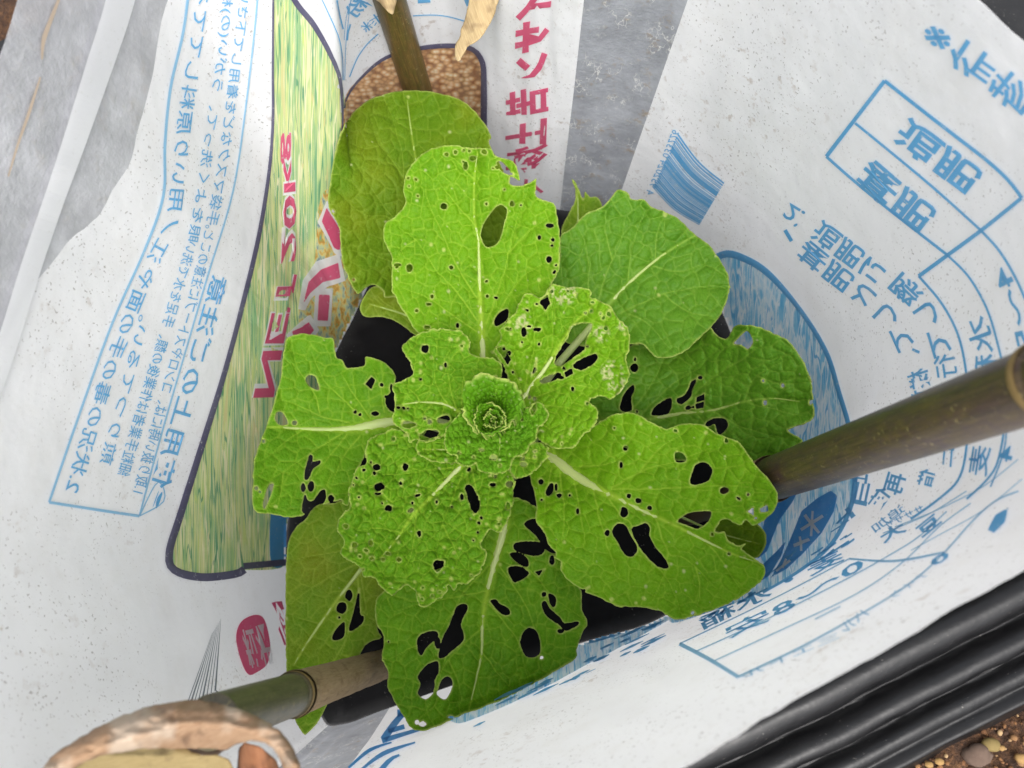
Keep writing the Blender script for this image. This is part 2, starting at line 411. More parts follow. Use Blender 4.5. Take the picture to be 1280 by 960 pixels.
def mulch():
    k = NT('black_mulch_film'); c = k.coords()
    n = k.noise(c, 60, 4, .6).outputs[0]
    dust = k.noise(c, 500, 3, .6).outputs[0]; gate = k.noise(c, 24, 3, .6).outputs[0]
    col = k.mix(n, (.004, .004, .0045, 1), (.008, .008, .009, 1))
    spk = k.math('MULTIPLY', k.ramp(dust, [(.66, G(0)), (.74, G(1))]), k.ramp(gate, [(.5, G(0)), (.66, G(.8))]))
    col = k.mix(spk, col, srgb(150, 146, 140))
    k.link(col, k.b.inputs['Base Color'])
    k.link(k.ramp(k.noise(c, 45, 4, .7).outputs[0], [(.3, G(.30)), (.75, G(.55))]), k.b.inputs['Roughness'])
    k.link(k.ramp(k.attr('dull').outputs['Fac'], [(0, G(.46)), (1, G(.05))]), k.b.inputs['Specular IOR Level'])  # specular lowered by mask inside the bag, standing in for a blocked sky
    k.link(k.bump(k.math('ADD', k.noise(c, 35, 3).outputs[0], k.math('MULTIPLY', k.noise(c, 260, 3).outputs[0], .15)), .4, .003), k.b.inputs['Normal'])
    # profile across the bed: s = distance inwards from the soil edge
    s = np.concatenate([np.linspace(-.9, EDGE2-.03, 6)-.0, np.linspace(EDGE2-.02, EDGE-.34, 60), np.linspace(EDGE-.335, EDGE+.03, 240)])
    s = np.unique(np.clip(s, EDGE2-.05, 9))
    t = np.concatenate([np.linspace(-4, -.62, 18), np.linspace(-.6, .6, 70), np.linspace(.62, 4, 18)])
    S, T = np.meshgrid(s, t, indexing='ij')
    a = EDGE-S                                     # metres inside the film edge
    wob = .006*fbm(T*7, S*2, 3, 3)+.0025*fbm(T*30, S*9, 13, 2)
    a2 = a+wob
    z = np.zeros(S.shape)
    vy = [EDGE-p3(1180, y, -.004)[:2]@e2 for y in (835, 887, 925, 772)]
    for c0, wd, dp in ((vy[0], .0065, .011), (vy[1], .0048, .009), (vy[2], .006, .0042), (vy[3], .006, .007), (vy[3]+.05, .006, .006)):
        u = (a2-c0)/wd
        z -= dp*2.1*np.exp(-np.abs(u/.95)**1.05)
    z -= np.clip(.075-a2, 0, .2)*.16 + np.clip(.004-a2, 0, .06)*1.6
    b = S-EDGE2
    z -= np.clip(.03-b, 0, .1)*1.2
    z += .0022*fbm(S*18, T*9, 9, 3)*np.clip((a-.08)/.1, 0, 1)
    z = z-.001
    XY = S[..., None]*e2+T[..., None]*e1
    v = np.concatenate([XY, z[..., None]], -1).reshape(-1, 3)
    n_s, n_t = S.shape; I = np.arange(n_s*n_t).reshape(n_s, n_t)
    f = np.stack([I[:-1, :-1].ravel(), I[:-1, 1:].ravel(), I[1:, 1:].ravel(), I[1:, :-1].ravel()], 1)
    # make faces look up
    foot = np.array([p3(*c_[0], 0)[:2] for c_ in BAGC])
    dull = np.clip(sdf(v[:, 0], v[:, 1], foot)/.02+.5, 0, 1)   # gloss turned down inside the bag foot to suppress the reflected overhead sky
    o = mk_mesh('mulch_film', v, f, k.m, attrs={'dull': dull})
    if o.data.polygons[len(o.data.polygons)//2].normal.z < 0: o.data.flip_normals()
    tag(o, 'ridged black plastic mulch film over the planting bed', kind='structure')
mulch()
def soil():
    k = NT('soil'); c = k.coords()
    n = k.noise(c, 70, 6, .7).outputs[0]; n2 = k.noise(c, 300, 4, .7).outputs[0]
    col = k.ramp(n, [(.3, srgb(44, 28, 18)), (.5, srgb(84, 56, 34)), (.62, srgb(112, 78, 48)), (.78, srgb(140, 110, 78))])
    col = k.mix(k.ramp(n2, [(.35, G(.8)), (.6, G(0))]), col, srgb(46, 28, 18))
    k.link(col, k.b.inputs['Base Color']); k.b.inputs['Roughness'].default_value = .95
    k.link(k.bump(k.math('ADD', n, n2), .9, .006), k.b.inputs['Normal'])
    xs = np.concatenate([[-200, -20, -3], np.linspace(-.9, .9, 150), [3, 20, 200]])
    X, Y = np.meshgrid(xs, xs, indexing='ij')
    z = -.030+.008*fbm(X*40, Y*40, 5, 3)*(np.abs(X) < 1)*(np.abs(Y) < 1)
    I = np.arange(X.size).reshape(X.shape)
    f = np.stack([I[:-1, :-1].ravel(), I[1:, :-1].ravel(), I[1:, 1:].ravel(), I[:-1, 1:].ravel()], 1)
    s_ = X*e2[0]+Y*e2[1]
    z = np.where((s_ > EDGE2+.03) & (s_ < EDGE-.03), -.06, z)
    o = mk_mesh('soil_ground', np.stack([X, Y, z], -1).reshape(-1, 3), f, k.m)
    tag(o, 'brown gravelly soil beside the mulched bed', kind='structure')
    # crumbs and grit (one mass) and the pebbles that can be told apart
    ico = bmesh.new(); bmesh.ops.create_icosphere(ico, subdivisions=1, radius=1)
    iv = np.array([q.co for q in ico.verts]); jf = np.array([[q.index for q in f.verts] for f in ico.faces])
    ico.free()
    V = []; F = []; n0 = 0
    for i in range(2600):
        if i < 2300: s1 = EDGE+.004+rng.random()**1.3*.16; t1 = (A1@e1)+rng.uniform(-.34, .12)
        else: s1 = EDGE2-.03-rng.random()*.1; t1 = p3(16, 30, 0)[:2]@e1+rng.uniform(-.1, .1)
        r = .0011+.0028*rng.random()**3
        q = iv*(1+.35*(rng.random((len(iv), 1))-.5))*np.array((1, .8, .65))*r
        a = rng.random()*6.28; ca, sa = math.cos(a), math.sin(a)
        q = np.stack([q[:, 0]*ca-q[:, 1]*sa, q[:, 0]*sa+q[:, 1]*ca, q[:, 2]], 1)
        V.append(q+np.array([*(s1*e2+t1*e1), -.029+r*.3])); F.append(jf+n0); n0 += len(iv)
    k2 = NT('soil_crumbs'); g = k2.n('ShaderNodeNewGeometry').outputs['Random Per Island']
    k2.link(k2.ramp(g, [(0, srgb(50, 32, 20)), (.45, srgb(90, 58, 34)), (.85, srgb(120, 84, 50)), (1, srgb(160, 134, 98))]), k2.b.inputs['Base Color'])
    k2.b.inputs['Roughness'].default_value = .9
    o = mk_mesh('soil_crumbs', np.concatenate(V), np.concatenate(F), k2.m, smooth=False)
    tag(o, 'loose crumbs of brown soil and grit along the film edge', 'soil', kind='stuff')
    cols = {'tan': plain('pebble_tan', srgb(146, 116, 72), .8, 300, .0005, .3, .2, 120), 'olive': plain('pebble_olive', srgb(118, 102, 62), .8, 300, .0005, .3, .2, 120), 'grey': plain('clod_grey', srgb(96, 80, 70), .95, 200, .0012, .2, .25, 100)}
    for (x, y, r, cn, lab) in ((1238, 931, 9, 'olive', 'olive rounded pebble at the edge of the black film'), (1222, 945, 14, 'grey', 'grey dust-covered soil clod next to the olive pebble'),
                          (1174, 952, 4.5, 'tan', 'small tan pebble lying in the brown soil'), (1161, 956, 4, 'tan', 'small tan pebble lying in the brown soil'),
                          (1252, 935, 3.5, 'tan', 'small tan pebble lying in the brown soil'), (1277, 948, 6, 'tan', 'small tan pebble lying in the brown soil')):
        c0 = p3(x, y, -.024); rr = r*.65/FPX
        bm = bmesh.new(); bmesh.ops.create_icosphere(bm, subdivisions=3, radius=1)
        for q in bm.verts:
            d = 1+.25*float(fbm(np.array([q.co.x*1.4+x]), np.array([q.co.y*1.4+q.co.z]), 4, 3)[0])*(2 if cn == 'grey' else 1)
            q.co = Vector((q.co.x*1.15, q.co.y*.85, q.co.z*.7))*rr*d
        me = bpy.data.meshes.new('pebble'); bm.to_mesh(me); bm.free()
        for pl in me.polygons: pl.use_smooth = True
        me.materials.append(cols[cn])
        ob = bpy.data.objects.new('soil_clod' if cn == 'grey' else 'pebble', me); ob.location = c0; COL.objects.link(ob)
        tag(ob, lab, 'clod' if cn == 'grey' else 'pebble', 'small tan pebbles' if r < 7 else None)
soil()

# ------------------------------------------------------------------ the bag
ZR = .36
NU, NV = 16, 64
base = np.array([p3(*c[0], 0) for c in BAGC]); rim = np.array([p3(*c[1], ZR) for c in BAGC]); blg = np.array([[c[2]] for c in BAGC])
bB = catmull(base, NU, True); bR = catmull(rim, NU, True); bU = catmull(blg, NU, True)[:, 0]
cen = np.array(p3(660, 560, 0)); cen[2] = 0
NUU = len(bB)
vs = np.linspace(0, 1, NV)
U_, V_ = np.meshgrid(np.arange(NUU), vs, indexing='ij')
BP = bB[:, None, :]*(1-vs)[None, :, None]+bR[:, None, :]*vs[None, :, None]
tang = np.roll(bB, -1, 0)-np.roll(bB, 1, 0); outw = np.stack([-tang[:, 1], tang[:, 0], 0*tang[:, 0]], 1)
outw /= np.linalg.norm(outw, axis=1)[:, None]
sgn = np.sign(((bB-cen)*outw).sum(1))[:, None]; outw = outw*sgn
prof = np.sin(np.pi*vs)
BP += outw[:, None, :]*(bU[:, None]*prof[None])[..., None]
fold = np.exp(-((U_/NU-6.0)/1.6)**2)
wr = (.0035+.004*fold)*fbm(U_/9., V_*2.2, 21, 2)+.0025*fold*fbm(U_/2.6+V_*5, V_*3.2, 51, 2)+.0018*fbm(U_/3.2, V_*4.5, 31, 3)+.0012*fbm(U_/5.+V_*7, V_*3-U_/11., 41, 2)
wr *= np.clip(V_*4, .1, 1)*(1-.65*np.clip(V_*2-1, 0, 1))
BP += outw[:, None, :]*wr[..., None]
# the mouth is rolled outwards
roll = []
for k in range(1, 9):
    a = k/8*math.pi*1.25; r = .00008
    roll.append(BP[:, -1, :]+outw*(r*(1-math.cos(a)))+np.array((0, 0, r*math.sin(a))))
BPX = np.concatenate([BP, np.stack(roll, 1)], 1)
NVX = BPX.shape[1]
bag_loc = (float(cen[0]), float(cen[1]), 0)
bag = thing('fertilizer_bag', 'open-ended white printed plastic fertilizer bag standing as a windbreak around the cabbage', 'bag', bag_loc)
def panel(name, u0, u1, v0, v1, mat, label=None):
    us = np.arange(int(u0), int(u1)+1) % NUU; vv = np.arange(v0, v1+1)
    v = BPX[us][:, vv].reshape(-1, 3); I = np.arange(len(us)*len(vv)).reshape(len(us), len(vv))
    f = np.stack([I[:-1, :-1].ravel(), I[:-1, 1:].ravel(), I[1:, 1:].ravel(), I[1:, :-1].ravel()], 1)
    o = mk_mesh(name, v, f, mat, bag)
    if label: o['label'] = label
    return o
def vpanel(name, u0, u1, lo, hi, mat, label, n=48):
    """part of the film between two heights that change along the tube"""
    us = np.arange(int(u0), int(u1)+1); rows = []
    for q in us:
        col = BPX[q % NUU]; a, b = lo(q/NU)*(NV-1), (hi(q/NU)*(NV-1) if hi(q/NU) < 1.0 else NVX-1.0)
        t = np.linspace(a, b, n); k0 = np.minimum(np.floor(t).astype(int), NVX-2); fr = (t-k0)[:, None]
        rows.append(col[k0]*(1-fr)+col[k0+1]*fr)
    I = np.arange(len(us)*n).reshape(len(us), n)
    f = np.stack([I[:-1, :-1].ravel(), I[:-1, 1:].ravel(), I[1:, 1:].ravel(), I[1:, :-1].ravel()], 1)
    o = mk_mesh(name, np.array(rows).reshape(-1, 3), f, mat, bag); o['label'] = label; return o
def hemv(c):
    return float(np.interp(c, [11.5, 13.0, 14.2, 14.8, 15.5, 16.2, 17, 18, 25], [.97, .97, .96, .90, .845, .80, .775, .78, .80])+.005*math.sin(c*5.3)+.002*math.sin(c*11))
clear_top = panel('clear_side', 0, NU, 0, NVX-1, M_clear, 'clear grey side strip with scuffs')
back = panel('back_panel', NU, 10*NU, 0, NVX-1, M_film, 'white back face with blue usage table')
clear_bot = panel('clear_side', 10*NU, 11*NU+8, 0, NVX-1, M_clear, 'clear grey side strip with scuffs')
front = vpanel('front_panel', 11*NU+8, 25*NU, lambda c: 0.0, hemv, M_film, 'white front face with rice picture')
hem = vpanel('clear_hem', 11*NU+8, 25*NU, hemv, lambda c: 1.0, M_hem, 'clear crumpled hem at the mouth')
bv = BPX.reshape(-1, 3); I = np.arange(len(bv)).reshape(NUU, NVX); In = np.roll(I, -1, 0)
bf = np.stack([I[:, :NV-1].ravel(), I[:, 1:NV].ravel(), In[:, 1:NV].ravel(), In[:, :NV-1].ravel()], 1)
BVH = BVHTree.FromPolygons([tuple(q) for q in bv], [tuple(map(int, q)) for q in bf])
CV = Vector(CAM)
def wall_t(px):
    d = rays(px); out = np.full(len(d), np.inf)
    for i, q in enumerate(d):
        h = BVH.ray_cast(CV, Vector(q))
        if h[0] is not None: out[i] = (h[0]-CV).length/np.linalg.norm(q)
    return out
def on_bag(px, off=.0005):       # points lying on the inner face of the film
    d = rays(px); out = np.full((len(d), 3), np.nan)
    for i, q in enumerate(d):
        v = Vector(q); h = BVH.ray_cast(CV, v)
        if h[0] is not None:
            n = h[1] if h[1].dot(v) < 0 else -h[1]
            out[i] = h[0]+n*off
    return out
def decal(name, px, faces, mat, parent, off=.0005, label=None, lp=True):
    v = on_bag(px, off); good = ~np.isnan(v[:, 0])
    faces = [f for f in faces if all(good[i] for i in f)]
    if not faces: return None
    used = sorted({int(i) for f in faces for i in f}); mp = {a: b for b, a in enumerate(used)}
    px = np.asarray(px, float)[used]
    a = {'lp': np.concatenate([px/100., np.zeros((len(px), 1))], 1)} if lp else None
    o = mk_mesh(name, v[used], [[mp[int(i)] for i in f] for f in faces], mat, parent, False, a)
    if label: o['label'] = label
    return o
def strip_px(pts, width, n0=0, step=7, smooth=True):
    p = catmull(pts, 6) if (smooth and len(pts) > 2) else np.asarray(pts, float)
    p = resample(p, step); t = np.gradient(p, axis=0); t /= np.linalg.norm(t, axis=1)[:, None]+1e-9
    wd = np.interp(np.linspace(0, 1, len(p)), np.linspace(0, 1, len(np.atleast_1d(width))), np.atleast_1d(width))[:, None]
    nn = np.stack([-t[:, 1], t[:, 0]], 1)
    v = np.concatenate([p-nn*wd/2, p+nn*wd/2]); m = len(p)
    f = [(n0+i, n0+i+1, n0+m+i+1, n0+m+i) for i in range(m-1)]
    return v, f
def rules(name, lines, mat, parent, off=.0006, smooth=True, label=None, joined=False):
    V = []; F = []; n = 0
    for i, (pts, wd) in enumerate(lines):
        v, f = strip_px(pts, wd, n, smooth=smooth)
        if joined: V.append(v); F += f; n += len(v)
        else: decal(name, v, f, mat, parent, off+i*.00002, label)
    if joined: return decal(name, np.concatenate(V), F, mat, parent, off, label)
def text_px(s, pts, h, bold=0.0, slant=0.0, gap=1.0, smooth=True):
    c = bpy.data.curves.new('t', 'FONT'); c.body = s; c.size = 1; c.resolution_u = 2; c.offset = bold
    c.space_character = gap
    ob = bpy.data.objects.new('t', c); me = bpy.data.meshes.new_from_object(ob)
    v = np.array([q.co[:2] for q in me.vertices]); f = [tuple(pl.vertices) for pl in me.polygons]
    bpy.data.objects.remove(ob); bpy.data.meshes.remove(me); bpy.data.curves.remove(c)
    x0, x1 = v[:, 0].min(), v[:, 0].max(); y0, y1 = -.12, .84
    p = catmull(pts, 8) if (smooth and len(pts) > 2) else np.asarray(pts, float)
    p = resample(p, 4); seg = np.linalg.norm(np.diff(p, axis=0), axis=1); sa = np.concatenate([[0], np.cumsum(seg)])
    t = np.gradient(p, axis=0); t /= np.linalg.norm(t, axis=1)[:, None]; nn = np.stack([-t[:, 1], t[:, 0]], 1)
    yy = (v[:, 1]-y0)/(y1-y0)
    hh = h
    if isinstance(h, (tuple, list)): hh = np.interp((v[:, 0]-x0)/(x1-x0), np.linspace(0, 1, len(h)), h)
    s_ = (v[:, 0]-x0)/(x1-x0)*sa[-1]+slant*yy*hh
    s_ = np.clip(s_, 0, sa[-1])
    q = np.stack([np.interp(s_, sa, p[:, k])+np.interp(s_, sa, nn[:, k])*yy*hh for k in (0, 1)], 1)
    return q, f
def lettering(items, mat, parent, off=.0007, name='lettering', label=None):
    for s, pts, h, *o in items:
        q, f = text_px(s, pts, h, *o)
        decal(name, q, f, mat, parent, off, label, lp=False)
def area(name, poly, mat, parent, off=.0004, sp=5, smooth=True, label=None, holes=()):
    p, q, _ = patch(poly, holes, sp, 0, smooth=smooth)
    return decal(name, p, q, mat, parent, off, label)

# --- front face: rice picture with purple frame
area('rice_picture', [(342, -60), (341, 80), (340, 170), (325, 280), (302, 380), (278, 470), (250, 560), (225, 640), (209, 692), (217, 712), (250, 717), (300, 713), (356, 707), (362, 660), (384, 590), (418, 470), (436, 430), (452, 380), (442, 300), (425, 200), (430, 130), (424, 100), (412, 66), (392, 30), (366, -5), (352, -55)], M_rice, front, label='printed green rice field picture')
area('rice_picture', [(429, 128), (450, 97), (480, 73), (520, 62), (560, 58), (593, 63), (604, 80), (605, 160), (608, 250), (560, 300), (500, 330), (460, 340), (438, 300), (426, 210)], M_grain, front, .0005, label='printed picture of ripe rice ears')
area('rice_picture', [(372, 395), (392, 330), (400, 250), (420, 240), (440, 320), (452, 372), (436, 425), (420, 440), (395, 440)], M_conf, front, .0006, label='printed scattered ears')
area('rice_picture', [(338, 640), (350, 636), (372, 600), (366, 660), (357, 703), (338, 704)], I_deep, front, .0006, 3, label='deep blue print behind the leaf')
rules('picture_frame', [([(342, -60), (341, 80), (340, 170), (325, 280), (302, 380), (278, 470), (250, 560), (225, 640), (210, 690), (216, 713), (250, 722), (292, 718), (304, 712)], [2, 2.5, 3, 4, 5, 6, 6, 7, 8, 9, 10, 10]),
                        ([(303, 708), (357, 703)], 8), ([(352, -60), (366, -5), (392, 30), (412, 66), (424, 100), (427, 150), (424, 190)], [7, 7, 7, 6, 4, 2, 1]),
                        ([(429, 135), (434, 118), (450, 97), (480, 72), (520, 60), (560, 56), (590, 60), (603, 74), (606, 95), (606, 160), (608, 240)], [2, 3, 4, 5, 6, 6, 7, 8, 8, 8, 8]),
                        ([(454, 366), (446, 385), (440, 400)], 6)], I_pur, front, .0009, label='dark purple picture border')
# --- NET 20kg in magenta with white edge
for bold, m, off in ((.06, I_white, .0009), (.022, I_mag, .0012)):
    lettering([('NET', [(311, 497), (327, 425), (347, 338)], (33, 30, 27), bold, .25), ('20kg', [(347, 330), (351, 250), (353, 164)], (24, 21, 17), bold, .2)], m, front, off)
for poly, wpoly in (([(402, 275), (408, 258), (427, 290), (424, 312), (417, 308)], [(397, 276), (409, 248), (430, 280), (432, 322), (418, 316)]),
                    ([(377, 380), (384, 352), (400, 336), (422, 327), (425, 346), (402, 352), (386, 366)], [(371, 386), (377, 350), (394, 326), (424, 316), (431, 350), (408, 358), (388, 372), (380, 388)]),
                    ([(397, 368), (411, 368), (408, 401), (395, 400)], [(393, 360), (415, 360), (412, 408), (390, 407)]),
                    ([(362, 414), (376, 408), (384, 402), (391, 412), (384, 420), (366, 420)], [(356, 418), (374, 402), (386, 392), (398, 412), (388, 426), (360, 426)])):
    area('letter_edge', wpoly, I_white, front, .0010, 2.5, False)
    area('large_letter', poly, I_mag, front, .0013, 2.5, False)
# --- caution box
rules('box_rule', [([(60, 628), (100, 512), (140, 402), (180, 312), (203, 245), (205, 180), (212, 110), (228, 40), (236, -20)], [3, 3, 3, 3, 3.5, 3.5, 3.5, 3.5]), ([(60, 628), (118, 637), (173, 645)], 3.5),
                   ([(173, 645), (200, 545), (232, 435), (260, 340), (290, 240), (307, 130), (318, 40), (323, -20)], 2.2), ([(173, 645), (204, 626), (196, 602), (173, 645)], 1.6)], I_pale, front, smooth=True)
lettering([('使用上のご注意', [(186, 606), (222, 485), (263, 342)], (25, 24, 22), .012), ('!', [(188, 634), (196, 612)], 9)], I_blue, front)
lettering([('1.取り扱い時には、コンロやストーブに注意のこと。', [(163, 614), (190, 516), (215, 430), (238, 350), (255, 280)], (17, 16, 15), .004), ('手袋マスクなどを着用して下さい', [(255, 280), (270, 200), (284, 100), (300, -15)], (16, 15, 14), .004),
           ('細粒手業者は作業後の顔、手足を水で洗い', [(144, 592), (168, 510), (194, 425), (215, 355), (232, 300)], (17, 16, 15), .004), ('眼をよく洗って、うがい(の)様', [(232, 300), (243, 240), (256, 150), (272, 50), (278, -15)], (15, 15, 14), .004),
           ('煎りつてるい。', [(122, 578), (146, 490), (172, 392)], (17, 16), .004),
           ('2.状況の毒の手の面や', [(78, 612), (100, 540), (125, 462), (152, 390), (176, 332)], (21, 20, 20), .006), ('江ノ用いり原料しててる', [(180, 322), (205, 270), (213, 205), (222, 130), (235, 50), (244, -20)], (20, 20, 19), .006)], I_blue, front)
# --- blue drawing and letters above the rice ears
rules('line_drawing', [([(398, -10), (412, 20), (422, 45), (427, 70), (428, 100)], 1.3), ([(436, 96), (446, 72), (458, 55), (472, 42)], 1.5), ([(516, 19), (540, 18), (560, 20), (582, 26)], 1.4),
                       ([(430, 100), (431, 60), (434, 30), (438, -5)], .8), ([(420, 0), (424, 20), (428, 36)], 2.0), ([(433, 50), (434, 40), (437, 30)], 2.2), ([(440, -5), (432, 20), (429, 50)], .7)], I_blue, front)
lettering([('粉', [(462, 4), (462, 4), (443, 26)], 20, .02), ('料', [(448, 30), (470, 14)], 14)], I_blue, front)
rules('line_drawing', [([(522, 1), (538, 0)], 5), ([(583, -6), (588, 6)], 8)], I_blue, front, smooth=False)
# --- magenta side lettering
lettering([('コンイサン', [(700, -90), (694, -20), (688, 40), (686, 98)], (46, 44, 42), .05, .25)], I_mag, front)
lettering([('苦', [(686, 104), (687, 142)], 52, .03, .2, 1, False), ('土', [(687, 146), (686, 180)], 52, .035, .2, 1, False), ('燐', [(686, 178), (684, 216)], 50, .022, .2, 1, False)], I_mag, front)
lettering([('マンガン', [(682, 226), (676, 270), (660, 310)], (30, 30), .03)], I_mag, front)
# --- badge with white letters, small barcode
area('badge', [(299, 779), (310, 771), (322, 769), (330, 776), (336, 800), (336, 818), (332, 832), (318, 842), (310, 844), (303, 834), (296, 812), (294, 794)], I_mag, front, .0007, 2.5)
lettering([('粒状', [(298, 787), (329, 779)], (50, 52), .02, 0, 1.0, False)], I_white, front, .0012)
lettering([('燐', [(337, 756), (356, 750)], (64, 70), .04, 0, 1.0, False), ('加', [(355, 770), (372, 768)], (40, 40), .04, 0, 1.0, False)], I_mag, front)
L = []
for i in range(8):
    t = i/7; a = np.array((264+11*t, 792-18*t)); b = np.array((231+37*t, 886-22*t))
    L.append(([a, (a+b)/2, b], [.25, .8+.5*(i % 3 == 1), 1.2+1.0*(i % 3 == 1)]))
rules('barcode', L, I_grey, front, smooth=False, joined=True)
lettering([('4952024', [(232, 884), (250, 876), (269, 862)], 8)], I_grey, front, .0008)

# --- back face: usage table
rules('table_rule', [([(1107, 100), (1034, 195)], 5), ([(1107, 100), (1150, 134), (1190, 165), (1235, 200), (1262, 225), (1279, 247)], 4.5), ([(1070, 153), (1130, 202), (1175, 240), (1228, 288)], 3.2), ([(1228, 288), (1252, 315), (1275, 355), (1292, 400), (1300, 450)], 3.2),
                     ([(1034, 195), (1080, 235), (1130, 275), (1185, 318)], 3.5), ([(1185, 318), (1212, 345), (1235, 385), (1249, 430), (1257, 470), (1259, 520), (1250, 575), (1236, 600), (1210, 625)], 2.8), ([(1279, 247), (1228, 288), (1150, 345)], 5),
                     ([(1150, 345), (1178, 378), (1198, 415), (1208, 455), (1212, 500), (1210, 560), (1200, 600), (1175, 625), (1140, 650)], 3), ([(1262, 500), (1258, 560), (1240, 610)], 2)], I_blue, back, smooth=True)
lettering([('※作物', [(1168, 20), (1215, 50), (1268, 88), (1302, 120)], 40, .012), ('追肥', [(1139, 143), (1180, 173), (1234, 214)], (40, 40), .025), ('基肥', [(1093, 194), (1130, 226), (1176, 262)], (40, 40), .025),
           ('1.', [(979, 286), (996, 276)], 22, .01), ('2.', [(990, 250), (1010, 262)], 27, .01),
           ('追肥に', [(1030, 272), (1075, 306), (1112, 335)], 30, .02), ('際して', [(1130, 338), (1163, 370), (1183, 408), (1195, 440)], 30, .018), ('行う', [(1195, 440), (1200, 470), (1200, 500)], 28, .01),
           ('基肥として', [(1012, 296), (1060, 335), (1100, 366), (1130, 398), (1148, 430)], 29, .018), ('、様施', [(1150, 432), (1164, 470), (1170, 512)], 27, .018), ('水稲', [(1233, 392), (1247, 432), (1252, 490)], 30, .012), ('麦', [(1242, 560), (1236, 598)], 26, .012),
           ('4〜5', [(1262, 330), (1282, 375), (1296, 430)], 26, .015), ('4', [(1273, 560), (1268, 580)], 22, .015), ('ニ', [(1196, 562), (1194, 585)], 18, .02), ('特', [(1205, 545), (1203, 565)], 22, .02), ('借', [(1172, 590), (1166, 612)], 20, .02), ('再', [(1136, 596), (1128, 622)], 26, .02)], I_blue, back)
# barcode
a0, a1, b0, b1 = np.array((848, 166.)), np.array((906, 228.)), np.array((816, 236.)), np.array((874, 282.))
L = []; t = 0; i = 0; r0 = random.Random(5)
while t < 1:
    wd = r0.choice((1.0, 1.2, 2.0, 3.2)); tt = t+wd/2/88
    p = a0*(1-tt)+b0*tt; q = a1*(1-tt)+b1*tt; m = (p+q)/2+np.array((-3, 4))
    L.append(([p, m, q], wd)); t += (wd+r0.choice((1.1, 1.5, 2.4)))/88
rules('barcode', L, I_blue, back, joined=True)
lettering([('4 952024 033226', [(806, 240), (822, 205), (840, 160)], 13)], I_blue, back)
# blue picture with border
BP_poly = [(880, 330), (905, 317), (930, 322), (962, 342), (1002, 388), (1034, 440), (1050, 490), (1064, 540), (1070, 600), (1062, 640), (1038, 680), (1000, 712), (950, 742), (890, 765), (836, 776), (905, 700), (940, 600), (925, 480), (890, 375)]
area('field_picture', BP_poly, M_ice, back, label='pale blue printed field picture')
rules('picture_frame', [([(870, 345), (903, 318), (930, 322), (962, 342), (1002, 388), (1034, 440), (1050, 490), (1064, 540), (1070, 600), (1063, 640), (1040, 682), (1002, 714), (955, 742)], [9, 9, 8, 6, 6, 6, 6, 6, 6, 5, 4, 3])], I_blue, back, .0008)
for poly in ([(962, 626), (978, 618), (1000, 612), (992, 628), (976, 650), (960, 690), (948, 700), (955, 660)], [(1003, 640), (1022, 624), (1040, 614), (1048, 620), (1044, 640), (1028, 668), (1004, 694), (985, 712), (964, 724), (978, 700), (992, 668)], [(955, 706), (972, 690), (984, 676), (978, 696), (962, 722), (948, 730)]):
    area('large_letter', poly, I_deep, back, .0008, 2.5, False)
rules('emblem', [([(1003, 664), (1031, 646)], 4), ([(1008, 645), (1026, 668)], 4), ([(1018, 640), (1016, 672)], 3), ([(994, 684), (1014, 676)], 4), ([(1002, 672), (1004, 690)], 3), ([(972, 716), (990, 702)], 3), ([(985, 700), (980, 712)], 3)], I_white, back, .0012, smooth=False)
lettering([('ヨ', [(1092, 606), (1086, 634)], 22, .03), ('工', [(1088, 594), (1086, 606)], 18, .05), ('ト', [(1072, 646), (1050, 662)], 16, .03), ('使', [(1118, 618), (1100, 642)], 20, .02), ('追加', [(1134, 640), (1096, 668)], 12, .01), ('ササササ', [(1158, 640), (1110, 664)], 10, .01)], I_blue, back)
# crumpled lower print: strokes squeezed by the folds
L = []
r1 = random.Random(3)
for i in range(26):
    x = 1075-r1.random()*190; y = 640+(1075-x)*.52+r1.uniform(4, 36); ln = r1.uniform(8, 26)
    L.append(([(x, y), (x-ln*.5, y+ln*.36+r1.uniform(-1, 1)), (x-ln, y+ln*.66)], r1.uniform(1.2, 2.6)))
rules('lettering', L, I_blue, back)
rules('table_rule', [([(850, 806), (888, 826), (924, 848)], 5), ([(850, 806), (930, 768), (1000, 733), (1062, 700)], 1.6), ([(870, 816), (960, 775), (1050, 730), (1105, 700), (1150, 672), (1185, 640)], 1.6), ([(893, 828), (980, 788), (1070, 745), (1130, 704), (1175, 660), (1215, 630)], 1.5),
                     ([(924, 848), (1000, 812), (1080, 768), (1140, 730), (1182, 692), (1215, 655), (1245, 628), (1275, 615)], [3, 2.4, 2, 2, 2]), ([(1062, 700), (1120, 703), (1182, 692)], [2.5, 3.2, 2.5]), ([(1105, 668), (1160, 645), (1210, 615)], 1.4), ([(1020, 776), (1052, 760)], 1.6), ([(1120, 660), (1170, 640), (1230, 610), (1275, 575)], 1.3), ([(1140, 690), (1180, 668), (1230, 640), (1280, 600)], 1.2)], I_pale, back)
lettering([('麦・水稲', [(1058, 702), (980, 740), (880, 790)], 17, .02), ('0〜8安', [(1084, 712), (1000, 760), (912, 802)], 17, .015), ('大', [(1136, 665), (1106, 682)], 15, .03), ('豆', [(1180, 655), (1155, 675)], 17, .03), ('0', [(1190, 700), (1168, 712)], 13, .02)], I_blue, back)
area('blue_mark', [(1236, 664), (1246, 645), (1262, 636), (1258, 654), (1244, 668)], I_blue, back, .0007, 3, False)
lettering([('ハル', [(1090, 772), (1058, 796)], 16), ('アイウ', [(1162, 722), (1118, 752)], 9)], I_pale, back)
lettering([('三エトル', [(1052, 800), (930, 852)], 9)], I_pale, back)
